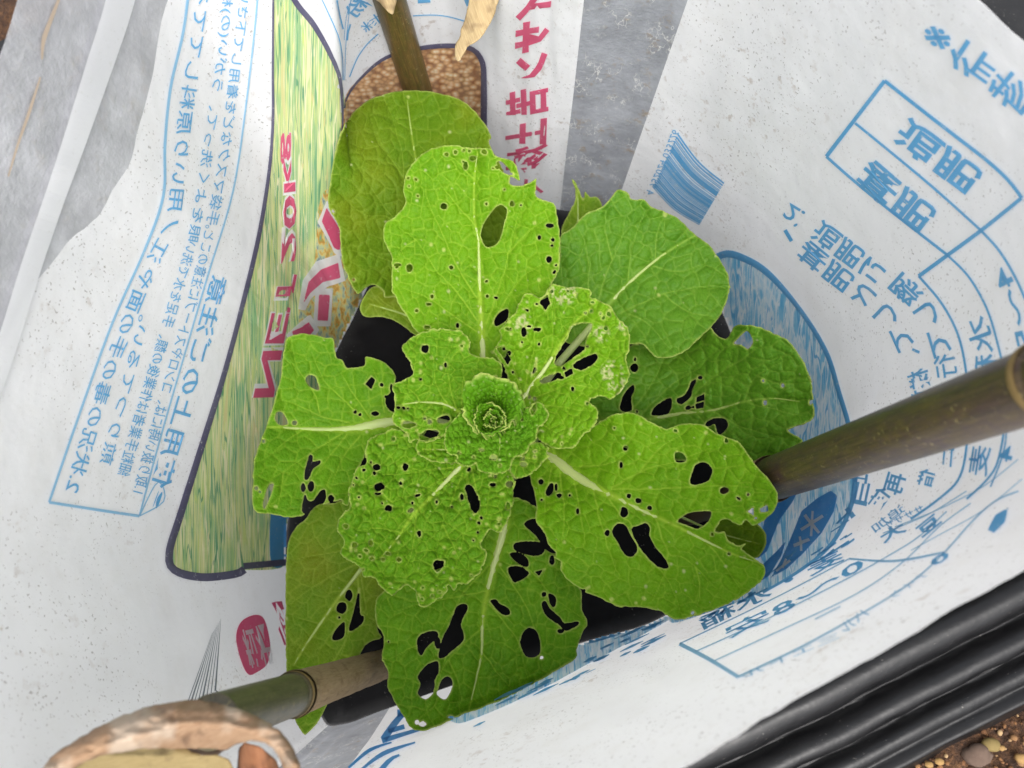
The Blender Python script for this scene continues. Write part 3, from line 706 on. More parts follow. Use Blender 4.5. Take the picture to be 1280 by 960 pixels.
# print along the foot of the lower wall
area('field_picture', [(716, 812), (735, 797), (765, 783), (800, 776), (840, 772), (812, 790), (772, 812), (730, 834), (690, 856), (640, 880), (600, 897), (570, 905), (556, 884), (620, 850), (680, 826)], M_ice, back, .0006, 3, label='pale blue print along the foot')
area('blue_mark', [(735, 806), (748, 793), (775, 782), (806, 777), (790, 788), (765, 798)], I_blue, back, .0009, 2.5)
L = []
for i in range(30):
    x = 590+r1.random()*230; y = 897-(x-590)*.50+r1.uniform(-6, 24); ln = r1.uniform(10, 34)
    L.append(([(x, y), (x+ln*.5, y-ln*.24), (x+ln, y-ln*.47)], [1, r1.uniform(2, 5), .8]))
rules('lettering', L, I_blue, back, .0011)
rules('lettering', [([(480, 926), (492, 908), (505, 893), (516, 884)], [9, 8, 6]), ([(497, 893), (520, 893)], 9), ([(478, 928), (510, 918), (545, 908)], [7, 5, 3]), ([(486, 916), (506, 910)], 6), ([(436, 962), (462, 940), (490, 930)], [3, 5, 2]), ([(450, 966), (480, 944), (520, 930)], [3, 6, 2]), ([(474, 968), (488, 952), (500, 946)], [7, 6, 3])], I_deep, back, .0009)
# folded seal bands in the hem
def hem_band(pts, wd, mat, off, label):
    v, f = strip_px(pts, wd); decal('seal_band', v, f, mat, hem, off, label)
hem_band([(150, -12), (138, 30), (118, 90), (88, 180), (60, 260), (36, 330), (8, 420), (-20, 500)], [36, 34, 30, 26, 26, 26, 28], I_white, .0016, 'white heat-seal band')
# brown water stain lines in the hem
rules('stain', [([(74, -8), (62, 22), (52, 50), (50, 74)], [3, 5, 6, 2]), ([(48, 96), (34, 140), (20, 180), (8, 220)], [2, 4, 3, 2])], plain('stain_brown', srgb(176, 158, 140), .6), hem, .0010)

# ------------------------------------------------------------------ the cabbage
st = p3(632, 556, .10)
cab = thing('napa_cabbage', 'young bright green napa cabbage with insect-eaten leaves growing inside the bag', 'cabbage', (float(st[0]), float(st[1]), 0))
def stem():
    n = 28; V = []; F = []
    for z, r in ((-.004, .013), (.02, .014), (.05, .018), (.09, .023), (.125, .024), (.15, .017), (.165, .006)):
        for k in range(n):
            a = 2*math.pi*k/n; rr = r*(1+.12*math.sin(5*a+z*40))
            V.append((st[0]+rr*math.cos(a), st[1]+rr*math.sin(a), z))
    for j in range(6):
        for k in range(n): F.append((j*n+k, j*n+(k+1) % n, (j+1)*n+(k+1) % n, (j+1)*n+k))
    mk_mesh('stem', V, F, plain('stem_pale', srgb(150, 168, 92), .5, 80, .001, .4, .2, 40), cab)
stem()
def tps(anchors):
    a = np.asarray(anchors, float); p = a[:, :2]/100; z = a[:, 2]; n = len(a)
    def ker(r): return np.where(r > 1e-9, r*r*np.log(r+1e-12), 0)
    K = ker(np.linalg.norm(p[:, None]-p[None], axis=2))+np.eye(n)*.02
    Q = np.concatenate([np.ones((n, 1)), p], 1)
    M = np.block([[K, Q], [Q.T, np.zeros((3, 3))]])
    s = np.linalg.lstsq(M, np.concatenate([z, np.zeros(3)]), rcond=None)[0]
    lo, hi = z.min()-.012, z.max()+.012
    def f(x, y):
        q = np.stack([x, y], -1)/100
        r = np.linalg.norm(q[..., None, :]-p, axis=-1)
        return np.clip(ker(r)@s[:n]+s[n]+q[..., 0]*s[n+1]+q[..., 1]*s[n+2], lo, hi)
    return f
RIBN = 9
def leaf(seed, mat, outline, anchors, mid, veins=(), holes=(), root=(), rag=1.0, ragf=7, bull=.5, cell=13, ruf=.003, vee=.004, sp=1.4, specks=20, spots=12, clampw=True, label=None, veinw=1.7, scab=()):
    hl = [h if not isinstance(h[0], (int, float)) else ell(*h) for h in holes]
    rr = random.Random(seed); po = catmull(outline, 4, True); mn = po.min(0); mxx = po.max(0)
    k = 0
    while k < specks:            # small insect holes
        x = rr.uniform(mn[0], mxx[0]); y = rr.uniform(mn[1], mxx[1])
        ds = sdf(np.array([x]), np.array([y]), po)[0]
        if ds > 2.5 and (ds < 16 or rr.random() < .12):
            r = .9+1.3*rr.random()**2; hl.append(ell(x, y, r*rr.uniform(1, 1.6), r, rr.random()*3)); k += 1
    p, q, S = patch(outline, hl, sp, rag, ragf, seed)
    X, Y = p[:, 0], p[:, 1]
    zf = tps(anchors)
    midp = np.asarray([m[:2] for m in mid], float); midw = [m[2] for m in mid]
    mc = catmull(midp, 6)
    dm, tm = segdist(X, Y, mc)
    wm = np.interp(tm, np.linspace(0, 1, len(midw)), midw)
    vein = .9*np.exp(-(dm/(.55*wm+.4))**2)
    dv = np.minimum(dm, 60.)
    for vl in veins:
        c = catmull(vl, 5) if len(vl) > 2 else np.asarray(vl, float)
        jit = np.stack([vnoise(c[:, 0]/9, c[:, 1]/9, seed), vnoise(c[:, 0]/9, c[:, 1]/9, seed+9)], 1)*2.2
        d, t = segdist(X, Y, c+jit)
        wv = veinw*(1.05-.7*t)
        vein = np.maximum(vein, (.72-.3*t)*np.exp(-(d/(.62*wv))**2)); dv = np.minimum(dv, d)
    ax = midp[-1]-midp[0]; an = math.atan2(ax[1], ax[0]); ca, sa = math.cos(an), math.sin(an)
    lx = (X-midp[0, 0])*ca+(Y-midp[0, 1])*sa; ly = -(X-midp[0, 0])*sa+(Y-midp[0, 1])*ca
    wx = lx+6*vnoise(lx/14, ly/14, seed+1); wy = ly+6*vnoise(lx/14, ly/14, seed+2)
    f1, f2 = voro(wx/(cell*1.25), wy/cell, seed+11)
    g1, g2 = voro(wx/(cell*.5), wy/(cell*.45), seed+12)
    net = np.exp(-((f2-f1)*cell/1.3)**2)*.34+np.exp(-((g2-g1)*cell*.5/.9)**2)*.12
    vein = np.maximum(vein, net*np.clip(dv/3, .2, 1))
    puff = np.minimum(f2-f1, .55)/.55
    rel = bull*.001*(puff*(2-puff))*1.9+bull*.0007*np.minimum(g2-g1, .6)
    rel += .0011*np.minimum(dv, 11)/11*(.4+bull)-.0004*np.exp(-(dv/2.2)**2)
    big = fbm(X/38, Y/38, seed+20, 2)
    edge_k = np.exp(-S/22)
    z = zf(X, Y)+rel+vee*(1-np.exp(-dm/26))+ruf*(big*.8+edge_k*(1.3*vnoise(X/17, Y/17, seed+30)+.6*vnoise(X/8, Y/8, seed+31)))
    for r0 in scab: pass
    d = rays(p); t = (z-HC)/d[:, 2]
    if clampw:
        tw = np.minimum(wall_t(p)-.006, 3.); kk = .02
        hh = np.maximum(kk-np.abs(t-tw), 0)/kk
        t = np.minimum(t, tw)-hh*hh*kk*.25
    v = CAM+d*t[:, None]
    edge = np.clip(1.0*np.exp(-(S/1.05)**2), 0, .75)
    spot = np.zeros(len(X))
    cnt = 0; tries = 0
    while cnt < spots and tries < 400:
        tries += 1
        x = rr.uniform(mn[0], mxx[0]); y = rr.uniform(mn[1], mxx[1])
        r = .7+1.4*rr.random()**2
        dd = np.hypot(X-x, (Y-y)*rr.uniform(.7, 1.3)); spot = np.maximum(spot, .7*np.exp(-(dd/r)**4)); cnt += 1
    for (x, y, r) in scab:
        dd = np.hypot(X-x, Y-y)
        nn = vnoise(X/3.2, Y/3.2, seed+50)+.5*vnoise(X/1.6, Y/1.6, seed+51)
        spot = np.maximum(spot, np.clip((nn-.02)*5, 0, .85)*np.clip((r-dd)/4, 0, 1))
    lp = np.stack([lx/100+seed*3.1, ly/100, 0*lx], 1)
    o = mk_mesh('leaf', v, q, mat, cab, True, {'vein': vein, 'edge': edge, 'spot': spot, 'lp': lp})
    so = o.modifiers.new('thickness', 'SOLIDIFY'); so.thickness = .0005; so.offset = -1
    if label: o['label'] = label
    # midrib: a raised half-round rib that runs back to the stem
    zmid = zf(mc[:, 0], mc[:, 1]); wv = np.interp(np.linspace(0, 1, len(mc)), np.linspace(0, 1, len(midw)), midw)
    path = np.concatenate([mc, zmid[:, None], wv[:, None]], 1)
    if root:
        path = np.concatenate([catmull([(*r, midw[0]*1.25) for r in root]+[tuple(path[0])], 5)[:-1], path])
    path = resample(path, 3.0)
    cpt = P(path[:, :2], path[:, 2]+.0006)
    if clampw:
        dd = rays(path[:, :2]); tw = wall_t(path[:, :2])-.0066
        tt = np.minimum((path[:, 2]+.0006-HC)/dd[:, 2], tw); cpt = CAM+dd*tt[:, None]
    tg = np.gradient(cpt, axis=0); tg /= np.linalg.norm(tg, axis=1)[:, None]+1e-12
    vd = CAM-cpt; vd /= np.linalg.norm(vd, axis=1)[:, None]
    sd_ = np.cross(tg, vd); sd_ /= np.linalg.norm(sd_, axis=1)[:, None]; up = np.cross(sd_, tg)
    wm_ = path[:, 3]*.5*np.linalg.norm(CAM-cpt, axis=1)/FPX
    wm_ *= np.concatenate([np.linspace(1, 1, max(1, len(wm_)-4)), [.8, .55, .3, .05]])[-len(wm_):] if len(wm_) > 5 else 1
    V = []; n = len(path)
    for k in range(RIBN):
        a = math.pi*2*k/RIBN
        V.append(cpt+sd_*(wm_*math.cos(a))[:, None]+up*(wm_*(.55 if math.sin(a) > 0 else .7)*math.sin(a))[:, None])
    V = np.stack(V, 1).reshape(-1, 3)
    F = np.array([(i*RIBN+k, i*RIBN+(k+1) % RIBN, (i+1)*RIBN+(k+1) % RIBN, (i+1)*RIBN+k) for i in range(n-1) for k in range(RIBN)])
    tp = np.repeat(np.linspace(0, 1, n), RIBN)
    lpr = np.stack([np.repeat(np.arange(n)*.03, RIBN)+seed, np.tile(np.arange(RIBN)/RIBN, n), tp], 1)
    mk_mesh('midrib', V, F, M_rib, o, True, {'taper': tp, 'lp': lpr})
    return o
# --- outer leaves
leaf(1, ML_dark, [(510, 113), (535, 114), (560, 119), (580, 127), (595, 141), (607, 157), (614, 172), (613, 182), (640, 240), (645, 310), (615, 372), (560, 392), (520, 385), (500, 370), (482, 372), (478, 362), (465, 356), (455, 362), (447, 367), (436, 348), (428, 328), (426, 312), (424, 285), (412, 262), (411, 242), (415, 212), (422, 180), (432, 155), (447, 135), (467, 122), (492, 115)],
     [(510, 118, .124), (430, 180, .146), (415, 240, .146), (424, 300, .130), (445, 355, .112), (610, 180, .124), (520, 240, .122), (570, 350, .088), (500, 360, .09), (640, 280, .10)],
     [(590, 420, 6), (560, 330, 4), (535, 250, 3), (519, 195, 2), (509, 125, 1)],
     [[(560, 330), (505, 222), (475, 182), (462, 145)], [(555, 320), (491, 272), (445, 205), (430, 190)], [(540, 335), (490, 275), (455, 268), (418, 235)], [(540, 350), (470, 320), (428, 312)], [(555, 310), (552, 220), (560, 130)], [(560, 310), (590, 230), (603, 165)], [(475, 182), (455, 185), (430, 175)], [(505, 222), (500, 180), (485, 130)]],
     root=[(631, 553, .055), (612, 500, .075)], rag=.6, bull=.55, cell=15, specks=3, spots=6, veinw=1.2, vee=.002)
leaf(2, ML_olive, [(461, 362), (450, 383), (457, 396), (483, 397), (507, 410), (520, 420), (540, 430), (560, 410), (540, 385), (498, 372), (483, 366), (472, 358)],
     [(455, 385, .078), (480, 365, .084), (520, 415, .066), (550, 405, .062)], [(600, 470, 4), (560, 420, 3), (510, 395, 2), (462, 380, 1)], [[(520, 400), (490, 385), (470, 368)]], root=[(630, 552, .04)], rag=.5, bull=.3, specks=0, spots=0, ruf=.002)
leaf(3, ML_green, [(772, 237), (785, 242), (790, 249), (805, 250), (817, 260), (835, 266), (852, 277), (870, 294), (887, 307), (902, 327), (910, 345), (912, 362), (905, 385), (897, 400), (880, 418), (870, 427), (859, 437), (840, 446), (821, 447), (810, 437), (802, 430), (787, 430), (765, 425), (735, 432), (705, 425), (690, 395), (688, 355), (692, 347), (700, 320), (700, 295), (715, 285), (732, 267), (750, 260), (762, 249)],
     [(772, 240, .128), (700, 310, .122), (690, 380, .118), (790, 340, .116), (908, 350, .118), (850, 440, .122), (740, 400, .108), (870, 300, .12)],
     [(700, 452, 10), (728, 420, 9), (764, 378, 5), (785, 355, 4), (820, 325, 3), (850, 305, 2), (872, 293, 1)],
     [[(748, 373), (765, 325), (777, 300), (782, 262)], [(785, 352), (790, 310), (805, 265)], [(820, 325), (822, 290), (832, 270)], [(817, 333), (850, 340), (885, 328)], [(775, 392), (830, 368), (885, 357), (908, 360)], [(735, 400), (735, 320), (723, 285)], [(765, 325), (757, 290), (758, 262)], [(785, 392), (810, 405), (840, 440)], [(720, 420), (705, 360), (702, 330)], [(830, 368), (860, 390), (895, 395)]],
     root=[(640, 545, .075), (665, 500, .095)], rag=.7, bull=.7, cell=16, specks=2, spots=8, veinw=1.9)
leaf(4, ML_olive, [(714, 223), (720, 228), (724, 238), (729, 250), (731, 240), (738, 246), (745, 246), (752, 256), (760, 290), (740, 320), (705, 300), (702, 290), (705, 277), (714, 262), (719, 248), (718, 234)],
     [(716, 225, .075), (750, 255, .072), (705, 290, .065), (745, 310, .06)], [(690, 400, 4), (715, 330, 3), (722, 280, 2), (722, 240, 1)], root=[(640, 555, .035), (665, 480, .05)], rag=.6, bull=.3, specks=0, spots=2, ruf=.001)
leaf(5, ML_green, [(920, 407), (935, 406), (952, 410), (982, 424), (997, 440), (1007, 457), (1014, 480), (1016, 505), (1017, 522), (1005, 530), (987, 535), (986, 540), (1004, 551), (985, 562), (957, 577), (945, 586), (900, 580), (850, 575), (800, 565), (755, 550), (720, 545), (700, 525), (720, 500), (765, 478), (780, 448), (790, 432), (830, 425), (870, 412), (885, 408), (892, 415), (905, 424), (914, 415)],
     [(780, 450, .085), (850, 420, .095), (935, 410, .155), (1014, 490, .172), (985, 560, .16), (900, 575, .118), (760, 545, .078), (720, 520, .072), (850, 510, .098), (930, 500, .136)],
     [(715, 522, 7), (760, 525, 6), (810, 524, 5), (850, 517, 4), (890, 513, 3), (930, 502, 2.2), (965, 498, 1.6), (1000, 502, 1)],
     [[(800, 520), (840, 480), (875, 458), (898, 435)], [(785, 520), (815, 480), (830, 450), (850, 430)], [(850, 517), (880, 480), (910, 460), (915, 440)], [(930, 502), (945, 470), (985, 450)], [(890, 513), (930, 535), (980, 548)], [(870, 515), (900, 550), (940, 572)], [(930, 502), (970, 512), (1010, 522)], [(910, 460), (940, 440), (960, 425)], [(945, 470), (980, 480), (1010, 478)]],
     [[(917, 430), (920, 425), (930, 415), (936, 416), (941, 427), (935, 436), (927, 432)], [(774, 510), (780, 492), (791, 481), (793, 487), (789, 497), (790, 512), (781, 516)], (793, 460, 5), (794, 449, 2, 3), [(814, 516), (820, 507), (839, 497), (836, 517), (817, 520)], [(845, 499), (857, 492), (864, 477), (871, 474), (865, 487), (864, 496), (851, 506)], [(870, 497), (880, 492), (880, 500), (870, 503)], [(869, 505), (880, 502), (879, 510), (870, 511)], (860, 510, 3.5), (866, 509, 1.6), [(881, 530), (890, 523), (905, 523), (910, 531), (905, 540), (897, 543), (893, 530), (886, 533)], (954, 476, 2), (978, 482, 2.2), (956, 503, 2.4, 3.4), (875, 472, 3, 2), (1013, 503, 1.8, 3)],
     root=[(645, 545, .06), (675, 532, .068)], rag=.8, bull=.75, cell=15, specks=4, spots=6)
leaf(6, ML_bright, [(774, 517), (785, 515), (802, 520), (812, 527), (832, 536), (855, 529), (880, 532), (895, 542), (920, 551), (937, 570), (947, 585), (962, 600), (972, 620), (970, 635), (958, 648), (942, 657), (937, 655), (932, 650), (925, 656), (905, 649), (894, 662), (897, 666), (906, 665), (910, 675), (922, 682), (934, 679), (927, 687), (945, 700), (957, 710), (952, 725), (935, 740), (915, 752), (885, 765), (850, 774), (837, 770), (820, 762), (800, 759), (770, 757), (750, 747), (732, 740), (737, 733), (727, 737), (710, 725), (701, 712), (701, 702), (692, 697), (695, 690), (685, 680), (680, 665), (670, 650), (670, 625), (662, 595), (662, 572), (680, 550), (710, 548), (745, 530), (760, 521)],
     [(670, 565, .112), (720, 595, .13), (770, 520, .15), (850, 530, .162), (950, 590, .196), (970, 630, .198), (840, 655, .158), (945, 700, .165), (850, 772, .15), (740, 740, .15), (670, 640, .138), (920, 690, .168)],
     [(672, 562, 15), (692, 573, 15), (716, 592, 12.5), (745, 610, 9.5), (770, 622, 7), (800, 637, 5), (840, 655, 4), (880, 675, 3), (915, 692, 2), (945, 702, 1)],
     [[(718, 600), (725, 640), (732, 680)], [(742, 612), (750, 650), (765, 700), (775, 720)], [(757, 618), (777, 646), (788, 655), (800, 688), (825, 712), (840, 735), (850, 765)], [(820, 648), (835, 690), (850, 695), (870, 710), (900, 740)], [(700, 590), (705, 640), (702, 690)], [(765, 610), (800, 590), (850, 575), (890, 560)], [(765, 612), (820, 611), (880, 608), (920, 607), (955, 614)], [(725, 583), (760, 580), (785, 565)], [(845, 652), (870, 640), (900, 640), (930, 645)], [(835, 690), (830, 720), (815, 750)], [(870, 710), (875, 740), (870, 760)], [(880, 675), (905, 705), (925, 735)], [(800, 590), (825, 560), (850, 545)], [(690, 585), (682, 620), (680, 655)]],
     [[(844, 566), (851, 566), (857, 571), (856, 577), (845, 577)], [(870, 580), (882, 578), (890, 587), (886, 600), (872, 606), (862, 604), (865, 590)], (905, 613, 5.5, 4), (923, 623, 3.4, 2, .8), [(934, 640), (942, 634), (942, 645)], [(949, 636), (959, 631), (960, 639), (950, 641)], [(847, 652), (860, 642), (880, 639), (889, 641), (885, 652), (872, 661), (857, 656)], (780, 640, 5, 7), [(765, 665), (772, 654), (782, 657), (790, 672), (797, 687), (790, 696), (780, 692), (772, 677)], [(789, 662), (800, 656), (807, 653), (813, 659), (812, 670), (820, 685), (830, 697), (836, 709), (825, 710), (812, 700), (800, 685)], (782, 560, 2.8, 3.4), (776, 581, 2.4, 4), (798, 626, 3.6), (786, 620, 2.8), (759, 666, 3, 4), (676, 602, 3.8), [(682, 615), (687, 604), (692, 605), (691, 615), (685, 620)], (695, 609, 2, 5), (699, 619, 3.6), (712, 619, 2), (722, 639, 2, 4), (812, 635, 2.8), (935, 618, 2), (890, 668, 2)],
     root=[(636, 552, .095), (652, 556, .10)], rag=.8, bull=.65, cell=16, specks=18, spots=40, ruf=.0025, veinw=2.0)
leaf(7, ML_dark, [(890, 652), (905, 645), (930, 648), (950, 658), (957, 670), (955, 685), (945, 698), (925, 696), (900, 690), (880, 670)],
     [(890, 660, .11), (950, 665, .135), (945, 695, .132), (900, 685, .112)], [(800, 620, 5), (860, 650, 3), (905, 668, 2), (950, 680, 1)], root=[(640, 560, .05), (700, 575, .07)], rag=.5, bull=.5, specks=0, spots=0, ruf=.001)
leaf(8, ML_mid, [(475, 742), (470, 775), (480, 797), (477, 820), (485, 840), (485, 860), (495, 880), (507, 900), (517, 911), (532, 912), (560, 901), (580, 891), (600, 885), (635, 870), (675, 849), (700, 835), (720, 822), (721, 812), (729, 790), (734, 777), (727, 762), (726, 738), (712, 712), (702, 685), (690, 655), (672, 635), (645, 622), (622, 628), (604, 662), (570, 700), (520, 722)],
     [(475, 780, .11), (515, 905, .125), (600, 880, .11), (720, 820, .085), (725, 750, .10), (650, 640, .102), (600, 780, .106), (605, 700, .104), (490, 850, .118)],
     [(634, 640, 10), (628, 670, 11), (617, 708, 9), (608, 745, 6), (603, 780, 4.5), (602, 815, 3), (595, 850, 2), (586, 888, 1)],
     [[(610, 708), (580, 740), (568, 762), (549, 794), (541, 830), (520, 870)], [(602, 785), (560, 825), (545, 860), (530, 895)], [(622, 705), (650, 745), (665, 775), (673, 803), (678, 835)], [(612, 755), (640, 790), (651, 812), (660, 850)], [(634, 690), (670, 720), (690, 745), (728, 772)], [(602, 815), (620, 838), (640, 862)], [(605, 740), (540, 752), (490, 765)], [(549, 794), (510, 812), (485, 825)], [(560, 825), (575, 860), (570, 885)], [(549, 870), (540, 885), (520, 900)]],
     [[(642, 680), (650, 677), (677, 678), (680, 690), (667, 695), (645, 689)], [(637, 692), (650, 691), (660, 699), (659, 709), (645, 702)], [(635, 710), (650, 708), (662, 717), (647, 727), (640, 726)], [(669, 715), (681, 711), (674, 720)], [(612, 752), (620, 749), (625, 755), (635, 760), (638, 767), (632, 770), (624, 765)], [(677, 755), (682, 751), (687, 760), (700, 772), (706, 779), (722, 777), (722, 782), (707, 789), (697, 780), (682, 769)], [(686, 742), (694, 746), (695, 755), (691, 759), (686, 750)], (680, 743, 3.2), (701, 789, 4.5, 3), [(650, 802), (657, 787), (666, 785), (674, 797), (675, 815), (669, 821), (657, 820)], [(565, 772), (572, 757), (582, 755), (584, 762), (576, 780), (580, 792), (579, 802), (567, 812), (555, 822), (548, 821), (552, 800), (560, 785)], [(522, 797), (532, 790), (546, 789), (547, 797), (535, 807), (527, 819), (522, 812)], (547, 804, 4, 7), [(522, 845), (535, 830), (547, 826), (549, 837), (544, 850), (542, 865), (532, 874), (522, 867), (526, 855)], [(546, 865), (552, 850), (560, 845), (565, 850), (565, 862), (557, 874), (550, 872)], (677, 822, 2), [(655, 655), (672, 648), (690, 668), (696, 690), (684, 688), (668, 668)], (690, 700, 4, 6), (521, 903, 3), (528, 905, 5, 3.4), (563, 896, 4, 2)],
     root=[(632, 575, .06), (634, 610, .09)], rag=.8, bull=.65, cell=15, specks=6, spots=6, ruf=.0022)
leaf(9, ML_olive, [(381, 650), (395, 632), (415, 629), (432, 626), (470, 635), (500, 680), (500, 730), (479, 745), (472, 785), (476, 797), (457, 806), (440, 840), (415, 870), (402, 895), (386, 915), (379, 917), (367, 895), (361, 860), (358, 830), (357, 792), (357, 730), (358, 700), (361, 675), (372, 657)],
     [(360, 700, .085), (358, 820, .085), (382, 912, .09), (430, 630, .08), (480, 740, .075), (450, 810, .08), (420, 750, .078)],
     [(490, 655, 6), (462, 695, 5), (447, 717, 4.5), (420, 752, 3.4), (400, 780, 2.8), (380, 810, 2), (367, 832, 1)],
     [[(455, 700), (400, 728), (362, 755)], [(447, 716), (446, 755), (433, 800), (422, 830)], [(450, 715), (460, 770)], [(400, 780), (370, 772)], [(470, 680), (420, 690), (365, 700)], [(433, 800), (410, 840), (390, 880)]],
     [(436, 744, 5, 7), (427, 760, 7, 8), (424, 772, 2), [(415, 799), (417, 790), (427, 779), (431, 779), (430, 795), (422, 800)], [(436, 789), (442, 765), (449, 736), (450, 766), (455, 770), (452, 780)]],
     root=[(625, 570, .03), (560, 610, .05)], rag=.5, bull=.4, cell=17, specks=0, spots=2, ruf=.0018)
leaf(10, ML_mid, [(354, 447), (360, 422), (382, 417), (407, 422), (417, 425), (420, 445), (427, 450), (435, 460), (455, 457), (457, 446), (472, 449), (487, 459), (495, 472), (490, 487), (482, 500), (490, 515), (525, 515), (530, 545), (490, 552), (462, 556), (456, 570), (446, 590), (438, 612), (435, 632), (422, 626), (402, 632), (377, 645), (357, 646), (340, 643), (318, 637), (316, 600), (319, 570), (330, 540), (340, 512), (350, 475)],
     [(360, 425, .112), (320, 620, .135), (330, 540, .12), (420, 450, .104), (490, 470, .108), (510, 530, .095), (420, 625, .118), (430, 536, .104), (380, 536, .108)],
     [(520, 523, 15), (490, 527, 15), (465, 532, 13.5), (440, 536, 10), (415, 537, 5.5), (380, 536, 4), (345, 534, 2), (333, 534, 1)],
     [[(437, 528), (400, 520), (370, 505), (352, 500)], [(455, 525), (425, 495), (405, 475), (390, 440)], [(462, 522), (440, 490), (425, 465)], [(430, 540), (390, 565), (355, 590), (336, 602)], [(434, 543), (412, 570), (390, 598), (375, 620)], [(450, 545), (430, 570), (420, 590), (412, 612)], [(380, 537), (360, 550), (323, 580)], [(400, 517), (392, 490), (372, 460), (365, 430)], [(480, 515), (475, 485), (465, 460)], [(355, 590), (350, 620), (345, 640)]],
     [[(382, 475), (386, 469), (394, 470), (397, 477), (399, 487), (390, 485)], [(456, 480), (464, 470), (469, 475), (464, 487)], [(344, 524), (347, 515), (354, 516), (360, 530), (350, 531)], (368, 529, 3.5, 3), (469, 517, 5, 3), [(380, 597), (386, 570), (391, 570), (391, 577), (400, 575), (400, 580), (391, 586), (386, 599)], (379, 609, 3, 6), (389, 608, 4, 6.5), [(377, 638), (381, 617), (385, 625), (392, 625), (400, 614), (407, 612), (407, 625), (397, 635), (385, 642)], (414, 623, 4, 5), (425, 627, 4, 2), [(329, 632), (332, 617), (337, 605), (342, 606), (335, 627), (331, 636)], (320, 610, 2.5), (477, 481, 2.4), (489, 484, 2, 4.5), (482, 496, 2), (444, 515, 2), (450, 518, 2)],
     root=[(618, 548, .07), (560, 535, .085)], rag=.7, bull=.5, cell=15, specks=3, spots=5, ruf=.0022)
leaf(11, ML_bright, [(562, 181), (585, 185), (612, 186), (620, 196), (640, 200), (647, 212), (650, 226), (643, 222), (637, 221), (637, 229), (645, 232), (660, 230), (671, 223), (670, 245), (692, 255), (697, 275), (699, 290), (700, 312), (698, 340), (688, 356), (687, 368), (675, 375), (660, 370), (652, 395), (640, 430), (622, 455), (590, 460), (560, 440), (520, 414), (510, 397), (497, 377), (489, 357), (490, 325), (480, 300), (481, 280), (492, 272), (507, 255), (504, 235), (510, 212), (525, 195), (542, 185)],
     [(565, 183, .172), (650, 215, .17), (695, 270, .16), (695, 340, .158), (600, 300, .15), (600, 430, .142), (490, 340, .15), (485, 285, .158), (520, 410, .148), (650, 390, .147)],
     [(606, 460, 10), (604, 440, 10), (602, 405, 8), (600, 370, 5), (599, 335, 4), (598, 300, 3), (593, 272, 2.2), (593, 225, 1.6), (597, 190, 1)],
     [[(597, 400), (575, 370), (558, 350), (545, 338), (520, 300), (498, 284)], [(597, 372), (574, 338), (552, 290), (535, 252), (530, 220)], [(594, 282), (565, 250), (548, 225)], [(596, 415), (560, 390), (535, 372), (503, 360)], [(608, 405), (620, 370), (630, 340), (643, 285), (660, 240)], [(612, 410), (650, 350), (688, 325)], [(600, 300), (618, 262), (632, 220)], [(634, 318), (660, 290), (690, 268)], [(593, 225), (575, 205), (560, 195)], [(520, 300), (505, 310), (492, 330)]],
     [[(625, 256), (634, 262), (631, 275), (624, 300), (614, 308), (606, 307), (601, 295), (604, 282), (615, 265)], (555, 258, 4), (558, 193, 3, 2.2), (569, 190, 2.6, 3), (582, 207, 2.8, 5.5), (591, 198, 4, 3), (605, 190, 4, 3.4), [(621, 203), (626, 202), (637, 213), (636, 219), (625, 212)], (687, 282, 5, 2.5), (674, 297, 2.3, 3), (691, 300, 2.5), (690, 307, 2), (686, 324, 3.4, 4.4), (512, 335, 4, 5), (564, 334, 2.5), [(617, 402), (624, 390), (635, 386), (635, 397), (627, 405), (620, 408)], (534, 409, 4, 2), (536, 380, 3.4, 2), (572, 407, 2.4, 3.4), (609, 370, 2), (620, 372, 2.4, 1.6), (497, 331, 5, 2), (608, 255, 2), (640, 256, 3, 2), (540, 371, 2.2, 3)],
     root=[(622, 530, .10), (612, 490, .125)], rag=.8, bull=.6, cell=14, specks=34, spots=50, ruf=.0025)
